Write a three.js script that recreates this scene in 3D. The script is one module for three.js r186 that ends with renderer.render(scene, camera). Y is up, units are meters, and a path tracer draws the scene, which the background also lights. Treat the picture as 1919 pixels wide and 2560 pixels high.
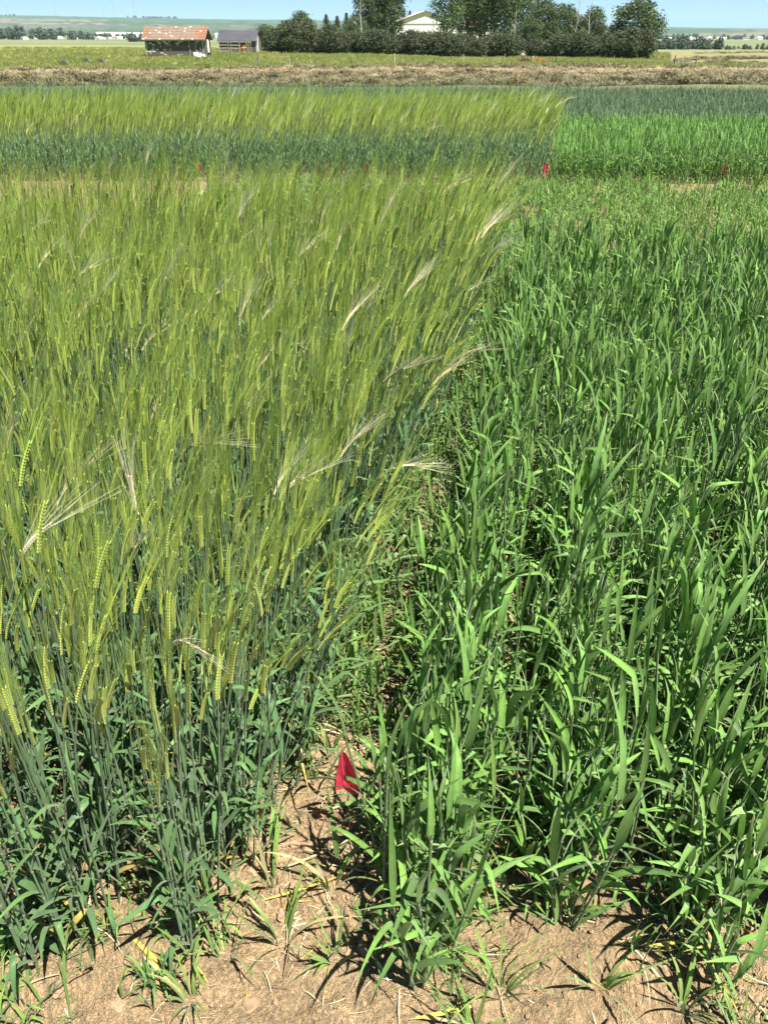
import * as THREE from 'three';
import { mergeGeometries } from 'three/addons/utils/BufferGeometryUtils.js';
import { createNoise2D, createNoise3D } from 'simplex-noise';

// ---------------------------------------------------------------- camera, sky, sun, exposure
const PITCH = 32 * Math.PI / 180, YAW = 12.6 * Math.PI / 180, EYE = 1.6, FOV = 67.3;
const scene = new THREE.Scene();
const camera = new THREE.PerspectiveCamera(FOV, 767 / 1024, 0.05, 40000);
camera.position.set(0, EYE, 0);
camera.lookAt(-Math.sin(YAW) * Math.cos(PITCH), EYE - Math.sin(PITCH), -Math.cos(YAW) * Math.cos(PITCH));
scene.add(camera);
const renderer = new THREE.WebGLRenderer({ antialias: true });
renderer.toneMapping = THREE.LinearToneMapping;
renderer.toneMappingExposure = 2.8;
renderer.shadowMap.enabled = true;

function rngOf(seed) { let a = seed >>> 0; return () => { a = (a + 0x6D2B79F5) | 0; let t = Math.imul(a ^ (a >>> 15), 1 | a); t = (t + Math.imul(t ^ (t >>> 7), 61 | t)) ^ t; return ((t ^ (t >>> 14)) >>> 0) / 4294967296; }; }
const n2 = createNoise2D(rngOf(11)), n3 = createNoise3D(rngOf(12));
const fbm = (x, y, o = 4) => { let s = 0, a = 0.5; for (let i = 0; i < o; i++) { s += a * n2(x, y); x = x * 2.03 + 7.1; y = y * 2.03 - 3.7; a *= 0.5; } return s; };
const clamp = (x, a = 0, b = 1) => Math.min(b, Math.max(a, x)), lerp = (a, b, t) => a + (b - a) * t;
const smooth = (a, b, x) => { const t = clamp((x - a) / (b - a)); return t * t * (3 - 2 * t); };
const V = (x, y, z) => new THREE.Vector3(x, y, z);

// sky: clear summer air, pale at the horizon, with a few thin clouds low down
{
  const W = 1024, H = 512, d = new Float32Array(W * H * 4);
  for (let j = 0; j < H; j++) for (let i = 0; i < W; i++) {
    const el = ((j + 0.5) / H - 0.5) * Math.PI, u = (i + 0.5) / W * 2 * Math.PI, e = Math.max(0, Math.sin(el));
    const t = Math.pow(1 - e, 5), m = Math.pow(1 - e, 16);
    let r = lerp(0.026, 0.165, t) + 0.085 * m, g = lerp(0.075, 0.350, t) + 0.085 * m, b = lerp(0.200, 0.470, t) + 0.045 * m;
    const c = smooth(0.30, 0.75, n3(Math.cos(u) * 6, el * 26, Math.sin(u) * 6) * 0.6 + n3(Math.cos(u) * 19, el * 60, Math.sin(u) * 19) * 0.4) * smooth(0.01, 0.05, e) * (1 - smooth(0.16, 0.4, e)) * 0.5;
    r = lerp(r, 0.42, c) * 0.71; g = lerp(g, 0.45, c) * 0.735; b = lerp(b, 0.48, c) * 0.74;
    if (el < 0) { r = 0.08; g = 0.10; b = 0.05; }
    d.set([r, g, b, 1], (j * W + i) * 4);
  }
  const sky = new THREE.DataTexture(d, W, H, THREE.RGBAFormat, THREE.FloatType);
  sky.mapping = THREE.EquirectangularReflectionMapping; sky.magFilter = sky.minFilter = THREE.LinearFilter; sky.needsUpdate = true;
  scene.background = sky; scene.environment = sky;
}
// sun: high, behind the camera and to its right (shadows fall to the far left)
const sun = new THREE.DirectionalLight(new THREE.Color(1, 0.945, 0.84), 5.0);
{
  const el = 66 * Math.PI / 180, az = YAW, side = 0.71, back = 0.70;
  const rx = Math.cos(az), rz = -Math.sin(az), bx = Math.sin(az), bz = Math.cos(az);
  const hx = side * rx + back * bx, hz = side * rz + back * bz, L = Math.hypot(hx, hz);
  const dir = V(hx / L * Math.cos(el), Math.sin(el), hz / L * Math.cos(el));
  sun.position.copy(dir).multiplyScalar(60).add(V(-1, 0, -6)); sun.target.position.set(-1, 0, -6);
  sun.castShadow = true; sun.shadow.mapSize.set(4096, 4096);
  Object.assign(sun.shadow.camera, { left: -25, right: 25, top: 25, bottom: -25, near: 1, far: 200 });
  scene.add(sun, sun.target);
}
scene.fog = new THREE.FogExp2(new THREE.Color(0.56, 0.77, 0.90), 0.000055);

// ---------------------------------------------------------------- naming helpers
const taken = {};
function numbered(n) { const k = taken[n] = (taken[n] ?? -1) + 1; return k ? n + '_' + String(k).padStart(3, '0') : n; }
function tag(o, label, category, group, kind) {
  if (label) o.userData.label = label; if (category) o.userData.category = category;
  if (group) o.userData.group = group; if (kind) o.userData.kind = kind; return o;
}
function thing(name, label, category, pos = [0, 0, 0], turn = 0, group) {
  const o = new THREE.Group(); o.name = numbered(name); o.position.set(...pos); o.rotation.y = turn; scene.add(o);
  return tag(o, label, category, group);
}
function part(name, geo, mat, parent) { const m = new THREE.Mesh(geo, mat); m.name = name; m.castShadow = m.receiveShadow = true; parent.add(m); return m; }
function copyOf(o, pos, turn, scale, label, group) {
  const c = o.clone(); c.name = numbered(o.name.replace(/_\d{3}$/, '')); c.userData = { ...o.userData };
  c.position.set(...pos); c.rotation.set(0, turn, 0); c.scale.setScalar(scale ?? 1); scene.add(c);
  if (label) c.userData.label = label; if (group) c.userData.group = group; return c;
}

// ---------------------------------------------------------------- mesh builder with vertex colours
class MB {
  constructor() { this.p = []; this.c = []; this.i = []; this.u = []; }
  v(x, y, z, c, u = 0.22, w = 0) { this.p.push(x, y, z); this.c.push(c[0], c[1], c[2]); this.u.push(u, w); return this.p.length / 3 - 1; }
  tri(a, b, c) { this.i.push(a, b, c); }
  quad(a, b, c, d) { this.i.push(a, b, c, a, c, d); }
  ribbon(pts, sides, widths, cols, fold = 0, norms) {
    let prev; const n = pts.length, w0 = pts[0].x * 37 + pts[0].z * 91 + widths[0] * 700;
    for (let k = 0; k < n; k++) {
      const p = pts[k], s = sides[k], w = widths[k] / 2, c = cols[k], wv = w0 + 0.5 * k / n;
      let row;
      if (norms) { const q = norms[k], f = fold * widths[k]; row = [this.v(p.x - s.x * w, p.y - s.y * w, p.z - s.z * w, c, 0, wv), this.v(p.x - q.x * f, p.y - q.y * f, p.z - q.z * f, [c[0] * 1.12, c[1] * 1.08, c[2] * 1.12], 0.5, wv), this.v(p.x + s.x * w, p.y + s.y * w, p.z + s.z * w, c, 1, wv)]; }
      else row = [this.v(p.x - s.x * w, p.y - s.y * w, p.z - s.z * w, c), this.v(p.x + s.x * w, p.y + s.y * w, p.z + s.z * w, c)];
      if (prev) for (let j = 0; j < row.length - 1; j++) this.quad(prev[j], prev[j + 1], row[j + 1], row[j]);
      prev = row;
    }
  }
  tube(pts, radii, sides, cols, cap = false) {
    let prev; const n = pts.length, t = V(), u = V(), w = V();
    for (let k = 0; k < n; k++) {
      t.copy(pts[Math.min(n - 1, k + 1)]).sub(pts[Math.max(0, k - 1)]).normalize();
      u.set(1, 0, 0); if (Math.abs(t.x) > 0.9) u.set(0, 0, 1); w.crossVectors(t, u).normalize(); u.crossVectors(w, t);
      const row = [], c = Array.isArray(cols[0]) ? cols[k] : cols;
      for (let s = 0; s < sides; s++) { const a = s / sides * 2 * Math.PI, x = Math.cos(a) * radii[k], y = Math.sin(a) * radii[k]; row.push(this.v(pts[k].x + u.x * x + w.x * y, pts[k].y + u.y * x + w.y * y, pts[k].z + u.z * x + w.z * y, c)); }
      if (prev) for (let s = 0; s < sides; s++) { const s2 = (s + 1) % sides; this.quad(prev[s], prev[s2], row[s2], row[s]); }
      prev = row;
    }
    if (cap) { const c = Array.isArray(cols[0]) ? cols[n - 1] : cols, m = this.v(pts[n - 1].x, pts[n - 1].y, pts[n - 1].z, c); for (let s = 0; s < sides; s++) this.tri(prev[s], prev[(s + 1) % sides], m); }
  }
  kernel(c, d, o, len, rad, col) {   // a plump grain: 6 corners, long along d, bulging towards o
    const s = V().crossVectors(d, o).normalize();
    const a = this.v(c.x - d.x * len / 2, c.y - d.y * len / 2, c.z - d.z * len / 2, col), b = this.v(c.x + d.x * len / 2, c.y + d.y * len / 2, c.z + d.z * len / 2, col), ring = [];
    for (const [x, y] of [[1, 0], [0, 1], [-0.6, 0], [0, -1]]) ring.push(this.v(c.x + (o.x * x + s.x * y) * rad, c.y + (o.y * x + s.y * y) * rad, c.z + (o.z * x + s.z * y) * rad, col));
    for (let k = 0; k < 4; k++) { this.tri(a, ring[k], ring[(k + 1) % 4]); this.tri(b, ring[(k + 1) % 4], ring[k]); }
  }
  box(x0, y0, z0, x1, y1, z1, c) {
    const q = [[x0, y0, z0], [x1, y0, z0], [x1, y1, z0], [x0, y1, z0], [x0, y0, z1], [x1, y0, z1], [x1, y1, z1], [x0, y1, z1]];
    for (const f of [[0, 3, 2, 1], [4, 5, 6, 7], [0, 4, 7, 3], [1, 2, 6, 5], [3, 7, 6, 2], [0, 1, 5, 4]]) { const r = f.map((k) => this.v(...q[k], c)); this.quad(r[0], r[1], r[2], r[3]); }
  }
  poly(points, c) { const r = points.map((p) => this.v(p[0], p[1], p[2], c)); for (let k = 1; k < r.length - 1; k++) this.tri(r[0], r[k], r[k + 1]); }
  add(o) { const b = this.p.length / 3; for (const x of o.p) this.p.push(x); for (const x of o.c) this.c.push(x); for (const x of o.u) this.u.push(x); for (const x of o.i) this.i.push(x + b); return this; }
  geo() {
    const g = new THREE.BufferGeometry();
    g.setAttribute('position', new THREE.Float32BufferAttribute(this.p, 3)); g.setAttribute('color', new THREE.Float32BufferAttribute(this.c, 3));
    g.setAttribute('uv', new THREE.Float32BufferAttribute(this.u, 2)); g.setIndex(this.i); g.computeVertexNormals(); return g;
  }
}
// leaf surface: fine veins along the blade, paler midrib, cross bands, specks of dead tissue
const leafMap = (() => {
  const W = 64, H = 512, d = new Uint8Array(W * H * 4), T = 2 * Math.PI;
  for (let j = 0; j < H; j++) for (let i = 0; i < W; i++) {
    const u = i / W, a = j / H * T, ca = Math.cos(a), sa = Math.sin(a);
    let t = 0.92 + 0.06 * n2(u * 26, ca * 0.8 + sa * 0.3) + 0.06 * n3(u * 2, ca * 5, sa * 5) + 0.05 * n3(u * 5, ca * 22, sa * 22) + 0.10 * Math.exp(-(((u - 0.5) / 0.035) ** 2));
    if (n3(3, ca * 9, sa * 9) > 0.86) t += 0.12;
    const spot = n3(u * 9 + 20, ca * 30, sa * 30), dead = spot > 0.80 ? 1 : 0;
    const c = dead ? [235, 205, 150] : [255 * t, 255 * t, 250 * t]; d.set([...c.map((q) => clamp(q, 0, 255)), 255], (j * W + i) * 4);
  }
  const x = new THREE.DataTexture(d, W, H); x.wrapS = x.wrapT = THREE.RepeatWrapping; x.magFilter = THREE.LinearFilter; x.minFilter = THREE.LinearMipmapLinearFilter; x.generateMipmaps = true; x.colorSpace = THREE.SRGBColorSpace; x.needsUpdate = true; return x;
})();
const phys = (o) => new THREE.MeshPhysicalMaterial({ vertexColors: true, side: THREE.DoubleSide, ...o });
const M = {
  plant: phys({ name: 'leaf_blade', map: leafMap, roughness: 0.95, transmission: 0.30, thickness: 0, clearcoat: 0.25, clearcoatRoughness: 0.40 }),
  head: phys({ name: 'grain_head', roughness: 0.95, transmission: 0.45, thickness: 0 }),
  dry: phys({ name: 'dry_straw', roughness: 0.85, transmission: 0.12, thickness: 0 }),
  foliage: phys({ name: 'tree_foliage', roughness: 1, transmission: 0.3, thickness: 0 }),
  matte: new THREE.MeshStandardMaterial({ name: 'weathered_surface', vertexColors: true, roughness: 0.9, side: THREE.DoubleSide }),
  flag: new THREE.MeshPhysicalMaterial({ name: 'flag_plastic', color: new THREE.Color().setRGB(0.78, 0.022, 0.085), roughness: 0.8, transmission: 0.3, thickness: 0, clearcoat: 0.2, clearcoatRoughness: 0.4, side: THREE.DoubleSide }),
  wire: new THREE.MeshStandardMaterial({ name: 'rusty_wire', color: new THREE.Color().setRGB(0.10, 0.06, 0.045), roughness: 0.6, metalness: 0.4 }),
};

// ---------------------------------------------------------------- terrain (one sheet to the horizon)
const F = 1280 / Math.tan(FOV / 2 * Math.PI / 180), CP = Math.cos(PITCH), SP = Math.sin(PITCH);
const elevOf = (px, py) => { const x = (px - 959.5) / F, y = (1280 - py) / F, up = -SP + y * CP, fw = CP + y * SP; return Math.atan2(up, Math.hypot(fw, x)); };
const KX = F * CP + 1180 * SP, bearing = (px) => Math.atan((px - 959.5) / KX);          // bearing right of the camera's heading
const bearingToPx = (a) => 959.5 + KX * Math.tan(clamp(a, -1.0, 1.0));
const COLS = [0, 700, 1300, 1919];
const LAND = [   // distance, then how high the land rises to the eye there, for four bearings
  [60, 213, 212, 211, 209], [90, 182, 175, 172, 175], [100, 174, 170, 164, 170], [127, 146, 140, 150, 158], [140, 140, 136, 147, 151], [170, 131, 129, 140, 143],
  [220, 121, 122, 135, 134], [350, 114, 116, 128, 126], [600, 110, 112, 122, 124], [1000, 105, 107, 115, 114], [1600, 95, 98, 105, 105], [2200, 89, 92, 97, 99],
  [2600, 85, 88, 93, 96], [3200, 79, 82, 88, 92], [4500, 61, 65, 77, 81], [6000, 47, 54, 66, 76], [7500, 38.5, 50, 60, 73], [9500, 42, 53, 61, 71], [14000, 56, 58, 65, 71.8], [20000, 62, 62, 68, 73],
].map(([d, ...ys]) => [Math.log(d), ...ys.map((y, k) => EYE + d * Math.tan(elevOf(COLS[k], y)))]);
LAND.unshift([Math.log(24), 0, 0, 0, 0], [Math.log(40), -0.72, -0.72, -0.72, -0.72]);
LAND.unshift([Math.log(10), 0, 0, 0, 0]);
function landAt(px, d) {
  const l = Math.log(Math.max(d, 0.2)), n = LAND.length; let k = 0; while (k < n - 2 && l > LAND[k + 1][0]) k++;
  const t = clamp((l - LAND[k][0]) / (LAND[k + 1][0] - LAND[k][0])), q = clamp(px, 0, 1919); let c = 0; while (c < 2 && q > COLS[c + 1]) c++;
  const s = smooth(0, 1, (q - COLS[c]) / (COLS[c + 1] - COLS[c])), at = (r) => lerp(LAND[clamp(r, 0, n - 1)][c + 1], LAND[clamp(r, 0, n - 1)][c + 2], s);
  const p0 = at(k - 1), p1 = at(k), p2 = at(k + 1), p3 = at(k + 2);
  const m1 = (p2 - p0) / 2 * (k < 3 ? 0 : 0.8), m2 = (p3 - p1) / 2 * 0.8, lin = lerp(p1, p2, t);
  const her = (2 * t ** 3 - 3 * t * t + 1) * p1 + (t ** 3 - 2 * t * t + t) * m1 + (-2 * t ** 3 + 3 * t * t) * p2 + (t ** 3 - t * t) * m2;
  return d < 50 ? lin : lerp(lin, her, 0.6);
}
const polar = (x, z) => { const fx = -Math.sin(YAW), fz = -Math.cos(YAW), rx = Math.cos(YAW), rz = -Math.sin(YAW), f = x * fx + z * fz, r = x * rx + z * rz; return [Math.atan2(r, f), Math.hypot(x, z)]; };
const xzOf = (a, d) => { const f = Math.cos(a) * d, r = Math.sin(a) * d; return [-Math.sin(YAW) * f + Math.cos(YAW) * r, -Math.cos(YAW) * f - Math.sin(YAW) * r]; };
function reliefAt(x, z, d) {
  let h = 0;
  if (d > 26) h += fbm(x * 0.06, z * 0.06, 3) * 0.25 * smooth(26, 60, d) + fbm(x * 0.35, z * 0.35, 2) * 0.10 * smooth(40, 80, d) * (1 - smooth(200, 500, d));
  if (d > 2500) { const e = smooth(2500, 3600, d) * (1 - smooth(8500, 12000, d) * 0.7); h += (-Math.abs(fbm(x * 0.0012, z * 0.0012, 4)) * 46 + 9 + fbm(x * 0.006, z * 0.006, 2) * 5) * e * (1 - 0.75 * smooth(5200, 6500, d)); }
  return h;
}
function groundAt(x, z) { const [a, d] = polar(x, z); if (d < 24) return 0; return landAt(bearingToPx(a), d) + reliefAt(x, z, d); }
const at = (px, d, lift = 0) => { const [x, z] = xzOf(bearing(px), d); return [x, groundAt(x, z) + lift, z]; };
const turnTo = (px, extra = 0) => -YAW * -1 - bearing(px) + extra;      // turn a thing's +z side towards the camera

function landColour(d, x, z) { const c = bareColour(d, x, z), k = d > 2700 ? 0.70 : d > 420 ? 0.72 : d > 97 ? 0.86 : 0.80; return [c[0] * k, c[1] * k, c[2] * k]; }
function bareColour(d, x, z) {
  const fwd = -x * Math.sin(YAW) - z * Math.cos(YAW), lat = x * Math.cos(YAW) - z * Math.sin(YAW);
  const n = fbm(x * 0.05, z * 0.05, 3), m = fbm(x * 0.4, z * 0.4, 2);
  const mix = (a, b, t) => [lerp(a[0], b[0], t), lerp(a[1], b[1], t), lerp(a[2], b[2], t)];
  const soil = [0.34, 0.235, 0.14], grass = [0.170, 0.225, 0.040], grass2 = [0.265, 0.285, 0.07], tan = [0.33, 0.255, 0.145], dull = [0.17, 0.20, 0.10];
  if (d < 26) return mix(soil, [0.27, 0.19, 0.11], clamp(n + 0.4));
  if (d < 58) return mix([0.17, 0.155, 0.07], [0.13, 0.15, 0.055], clamp(0.5 + n));
  const edge = d + n * 6 + m * 3;
  if (edge < 93) return mix(tan, [0.24, 0.20, 0.10], clamp(0.45 + n * 0.8 + m * 0.6));
  if (d < 420) {
    let c = mix(grass, grass2, clamp(0.4 + n * 1.1 + m * 0.7));
    const hay = smooth(34, 41, lat + n * 4 - (fwd - 115) * 0.12) * smooth(104, 116, d + m * 8);
    c = mix(c, mix([0.23, 0.195, 0.08], [0.165, 0.175, 0.06], clamp(0.5 + fbm(x * 0.03, d * 0.16, 2) * 1.4)), hay);
    return mix(c, [0.19, 0.205, 0.075], smooth(180, 330, d) * 0.7);
  }
  if (d < 2700) {
    const f = fbm(lat * 0.004 + 3, fwd * 0.0035, 2); let c = mix([0.14, 0.19, 0.065], [0.21, 0.22, 0.095], clamp(0.35 + f * 1.5));
    const road = lat < -150 ? Math.abs(fwd - 1620 - (lat + 150) * 0.75) : 1e9; if (road < 24) c = [0.36, 0.32, 0.25];
    return c;
  }
  // fields on the far slopes: strips with edges along and across the hill, laid out in metres
  const wob = fbm(x * 0.0005, z * 0.0005, 3), row = Math.floor((fwd + wob * 900 + lat * 0.12) / 620), colm = Math.floor((lat + wob * 500 + row * 530) / 1050);
  const h = Math.abs(Math.sin(row * 127.1 + colm * 311.7) * 43758.5453) % 1;
  let c = h < 0.38 ? [0.045, 0.105, 0.034] : h < 0.6 ? [0.075, 0.13, 0.05] : h < 0.86 ? [0.10, 0.125, 0.065] : [0.19, 0.175, 0.105];
  const east = lat > 800, rough = smooth(0.1, 0.5, 0.5 - Math.abs(fwd - 4000 - (east ? 5000 : 0)) / 1900 + wob * 0.6);
  c = mix(c, mix([0.085, 0.10, 0.06], [0.15, 0.145, 0.09], clamp(0.5 + fbm(x * 0.004, z * 0.004, 3) * 1.4)), rough * 0.85);
  if (fwd > 5500 && !east) c = mix(c, [0.035, 0.10, 0.032], 0.8 * smooth(5500, 5700, fwd + wob * 500));
  const sc = fbm(x * 0.008, z * 0.008, 3); if (sc > 0.33 && fwd < 5500) c = mix(c, [0.03, 0.05, 0.025], 0.75);
  const track = Math.abs(fwd - 4700 - (lat + 2300) * -0.55 - wob * 300); if (lat < -750 && track < 60) c = [0.20, 0.19, 0.13];
  return c;
}
{
  const A = []; for (let a = -180; a < -34; a += 4) A.push(a); for (let a = -34; a <= 30; a += 0.085) A.push(a); for (let a = 34; a <= 180; a += 4) A.push(a);
  if (A[A.length - 1] < 180) A.push(180);
  const D = [0.01, 4, 8, 14, 20, 24]; for (let d = 26; d < 60; d += 3) D.push(d); for (let d = 60; d < 110; d += 1.2) D.push(d); for (let d = 110; d < 400; d *= 1.02) D.push(d); for (let d = 400; d < 2600; d *= 1.035) D.push(d);
  for (let d = 2600; d < 8200; d += 80) D.push(d); for (let d = 8200; d < 20001; d *= 1.06) D.push(d);
  const p = [], c = [], idx = [], nA = A.length;
  for (const d of D) for (const a of A) {
    const r = a * Math.PI / 180, [x, z] = xzOf(r, d), px = bearingToPx(r);
    p.push(x, d <= 24.01 ? -0.035 : landAt(px, d) + reliefAt(x, z, d) - 0.035 * (1 - smooth(24, 40, d)), z); c.push(...landColour(d, x, z));
  }
  for (let j = 0; j < D.length - 1; j++) for (let i = 0; i < nA - 1; i++) { const q = j * nA + i; idx.push(q, q + nA + 1, q + nA, q, q + 1, q + nA + 1); }
  const g = new THREE.BufferGeometry(); g.setAttribute('position', new THREE.Float32BufferAttribute(p, 3)); g.setAttribute('color', new THREE.Float32BufferAttribute(c, 3)); g.setIndex(idx); g.computeVertexNormals();
  const t = part('terrain', g, new THREE.MeshStandardMaterial({ name: 'land', vertexColors: true, roughness: 1, side: THREE.DoubleSide }), scene);
  tag(t, 'open prairie land rolling away to hills on the horizon', 'terrain', null, 'structure');
}

// soil of the trial plots: a finely broken sheet on top, sunk into the land at its rim
function soilAt(x, z) {
  const d = -z; let h = fbm(x * 1.3, z * 1.3, 3) * 0.022 + fbm(x * 7, z * 7, 4) * 0.020;
  const a = fbm(x * 9 + 4, z * 5, 2); h += Math.max(0, n2(x * 22, z * 22)) ** 2 * 0.013 + n2(x * 48, z * 48) * 0.0032;
  const cr = Math.abs(n2(x * 5.2 + 0.4 * n2(x * 17, z * 17), z * 5.2 + 9)); h -= (1 - smooth(0.0, 0.055, cr)) * 0.016 * smooth(-0.1, 0.3, a + 0.15);
  h += 0.018 * Math.cos((x + 0.40) / 0.27 * 2 * Math.PI) * smooth(0.9, 1.6, d) * 0.5;
  return h;
}
const soilTex = (() => {
  const S = 1024, col = new Uint8Array(S * S * 4), bmp = new Uint8Array(S * S * 4), T = 2 * Math.PI;
  const tn = (u, v, f, k) => n3(Math.cos(u * T) * f + k, Math.sin(u * T) * f + Math.cos(v * T) * f * 0.73, Math.sin(v * T) * f - k);   // tiles both ways
  for (let j = 0; j < S; j++) for (let i = 0; i < S; i++) {
    const u = i / S, v = j / S, a = tn(u, v, 2.2, 3), b = tn(u, v, 9, 17), c = tn(u, v, 34, 5), e = tn(u, v, 80, 8);
    const tone = 0.96 + 0.08 * a + 0.14 * b + 0.17 * c + 0.17 * e, o = (j * S + i) * 4, red = 1 + 0.04 * b;
    const speck = e > 0.72 && b > 0 ? 1.25 : 1;
    col.set([clamp(205 * tone * red * speck, 0, 255), clamp(165 * tone * speck, 0, 255), clamp(125 * tone * speck, 0, 255), 255], o);
    const h = 128 + 30 * b + 48 * c + 46 * e; bmp.set([h, h, h, 255].map((q) => clamp(q, 0, 255)), o);
  }
  const mk = (d, srgb) => { const t = new THREE.DataTexture(d, S, S); t.wrapS = t.wrapT = THREE.RepeatWrapping; t.magFilter = THREE.LinearFilter; t.minFilter = THREE.LinearMipmapLinearFilter; t.generateMipmaps = true; if (srgb) t.colorSpace = THREE.SRGBColorSpace; t.repeat.set(1.4, 1.4); t.needsUpdate = true; return t; };
  return [mk(col, true), mk(bmp, false)];
})();
{
  const xs = [], zs = []; const push = (arr, a, b, s) => { for (let q = a; q < b - 1e-6; q += s) arr.push(q); };
  push(xs, -7, -1.4, 0.14); push(xs, -1.4, 0.95, 0.0125); push(xs, 0.95, 5, 0.14); xs.push(5);
  push(zs, -0.2, 0.5, 0.05); push(zs, 0.5, 3.0, 0.0125); push(zs, 3, 6.5, 0.03); push(zs, 6.5, 22.5, 0.22); zs.push(22.5);
  const p = [], uv = [], idx = [], n = xs.length;
  zs.forEach((q, j) => xs.forEach((x, i) => { const rim = j === 0 || j === zs.length - 1 || i === 0 || i === n - 1; p.push(x, rim ? -0.1 : soilAt(x, -q), -q); uv.push(x + 0.13 * fbm(x, q, 2), q + 0.13 * fbm(x + 9, q, 2)); }));
  for (let j = 0; j < zs.length - 1; j++) for (let i = 0; i < n - 1; i++) { const a = j * n + i; idx.push(a, a + 1, a + n + 1, a, a + n + 1, a + n); }
  const g = new THREE.BufferGeometry(); g.setAttribute('position', new THREE.Float32BufferAttribute(p, 3)); g.setAttribute('uv', new THREE.Float32BufferAttribute(uv, 2)); g.setIndex(idx); g.computeVertexNormals();
  const s = part('soil', g, new THREE.MeshStandardMaterial({ name: 'dry_soil', color: new THREE.Color().setRGB(0.415, 0.475, 0.475), map: soilTex[0], bumpMap: soilTex[1], bumpScale: 0.010, roughness: 1, side: THREE.DoubleSide }), scene);
  tag(s, 'dry crumbly light brown soil of the trial plots', 'soil', null, 'structure');
}
function scatterGroup(name, label, category, sets, mat) {   // sets: [geometry, [[matrix, colour] ...]]; uncountable cover as one object
  const g = new THREE.Group(); g.name = numbered(name); tag(g, label, category, null, 'stuff'); scene.add(g);
  for (const [geo, list, pn, m2] of sets) {
    if (!list.length) continue;
    const im = new THREE.InstancedMesh(geo, m2 ?? mat, list.length); im.name = pn ?? 'stalk'; im.castShadow = im.receiveShadow = true; im.userData.kind = 'stuff';
    list.forEach(([mx, c], k) => { im.setMatrixAt(k, mx); im.setColorAt(k, c); }); g.add(im);
  }
  return g;
}
const _e = new THREE.Euler(), _q = new THREE.Quaternion();
function placed(x, y, z, rx, ry, rz, s, sy = s) { return new THREE.Matrix4().compose(V(x, y, z), _q.setFromEuler(_e.set(rx, ry, rz, 'YXZ')).clone(), V(s, sy, s)); }
const tint = (r, g, b) => new THREE.Color().setRGB(r, g, b);
function pixelOf(x, y, z) {
  const fx = -Math.sin(YAW), fz = -Math.cos(YAW), dy = y - EYE, f = x * fx + z * fz, r = x * Math.cos(YAW) - z * Math.sin(YAW);
  const zc = f * CP - dy * SP, yc = f * SP + dy * CP; return [959.5 + F * r / zc, 1280 - F * yc / zc, zc];
}

// ---------------------------------------------------------------- cereal plants
const R0 = rngOf(2024), rr = (a, b, r = R0) => a + (b - a) * r();
const shade = (c, k) => [c[0] * k, c[1] * k, c[2] * k], mixc = (a, b, t) => [lerp(a[0], b[0], t), lerp(a[1], b[1], t), lerp(a[2], b[2], t)];
const C = {
  wheatLeaf: [0.152, 0.325, 0.042], wheatStem: [0.150, 0.275, 0.070], barleyLeaf: [0.074, 0.172, 0.056], barleyStem: [0.138, 0.255, 0.096],
  head: [0.500, 0.590, 0.090], awn: [0.300, 0.425, 0.042], pale: [0.80, 0.73, 0.49], collar: [0.473, 0.499, 0.292], yellow: [0.52, 0.42, 0.08], straw: [0.45, 0.365, 0.195],
};
function leafInto(mb, r, o) {
  const seg = o.seg ?? 9, pts = [], sides = [], norms = [], ws = [], cols = []; let p = o.base.clone(), az = o.az, th;
  const drift = (o.drift ?? 0) / seg, kink = o.kink ?? 2, step = o.len / seg;
  for (let k = 0; k <= seg; k++) {
    const t = k / seg, e = t * t * (3 - 2 * t) * 0.6 + t * 0.4; th = lerp(o.th0, o.th1, e) + (t > kink ? o.kinkBy : 0);
    const dir = V(Math.sin(th) * Math.cos(az), Math.cos(th), Math.sin(th) * Math.sin(az)), s0 = V(-Math.sin(az), 0, Math.cos(az)), s = s0.applyAxisAngle(dir, o.twist * t + (o.roll ?? 0));
    pts.push(p.clone()); sides.push(s); norms.push(V().crossVectors(s, dir).normalize());
    const w = o.w * (0.55 + 0.45 * smooth(0, 0.25, t)) * Math.pow(Math.max(0, 1 - Math.pow(t, 2.4)), 0.85); ws.push(Math.max(w, 0.0004));
    cols.push(shade(t > 0.86 && o.tip ? mixc(o.col, o.tip, (t - 0.86) * 6) : o.col, 1 + 0.05 * Math.sin(k * 2.1 + o.az * 3)));
    p = p.clone().addScaledVector(dir, step); az += drift;
    if (o.floor !== undefined && p.y < o.floor) p.y = o.floor + 0.001 * k;
  }
  mb.ribbon(pts, sides, ws, cols, o.fold ?? 0.12, norms);
}
function stemPath(r, o) {   // bends from o.l0 to o.l1 (angles off the vertical) towards azimuth o.az
  const n = o.seg ?? 7, pts = []; let p = (o.base ?? V(0, 0, 0)).clone();
  for (let k = 0; k <= n; k++) { pts.push(p.clone()); const t = k / n, th = lerp(o.l0, o.l1, t * t); p = p.clone().add(V(Math.sin(th) * Math.cos(o.az), Math.cos(th), Math.sin(th) * Math.sin(o.az)).multiplyScalar(o.h / n)); }
  pts.az = o.az; pts.end = o.l1; return pts;
}
const along = (pts, t) => { const f = clamp(t) * (pts.length - 1), k = Math.min(pts.length - 2, Math.floor(f)); return pts[k].clone().lerp(pts[k + 1], f - k); };
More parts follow.
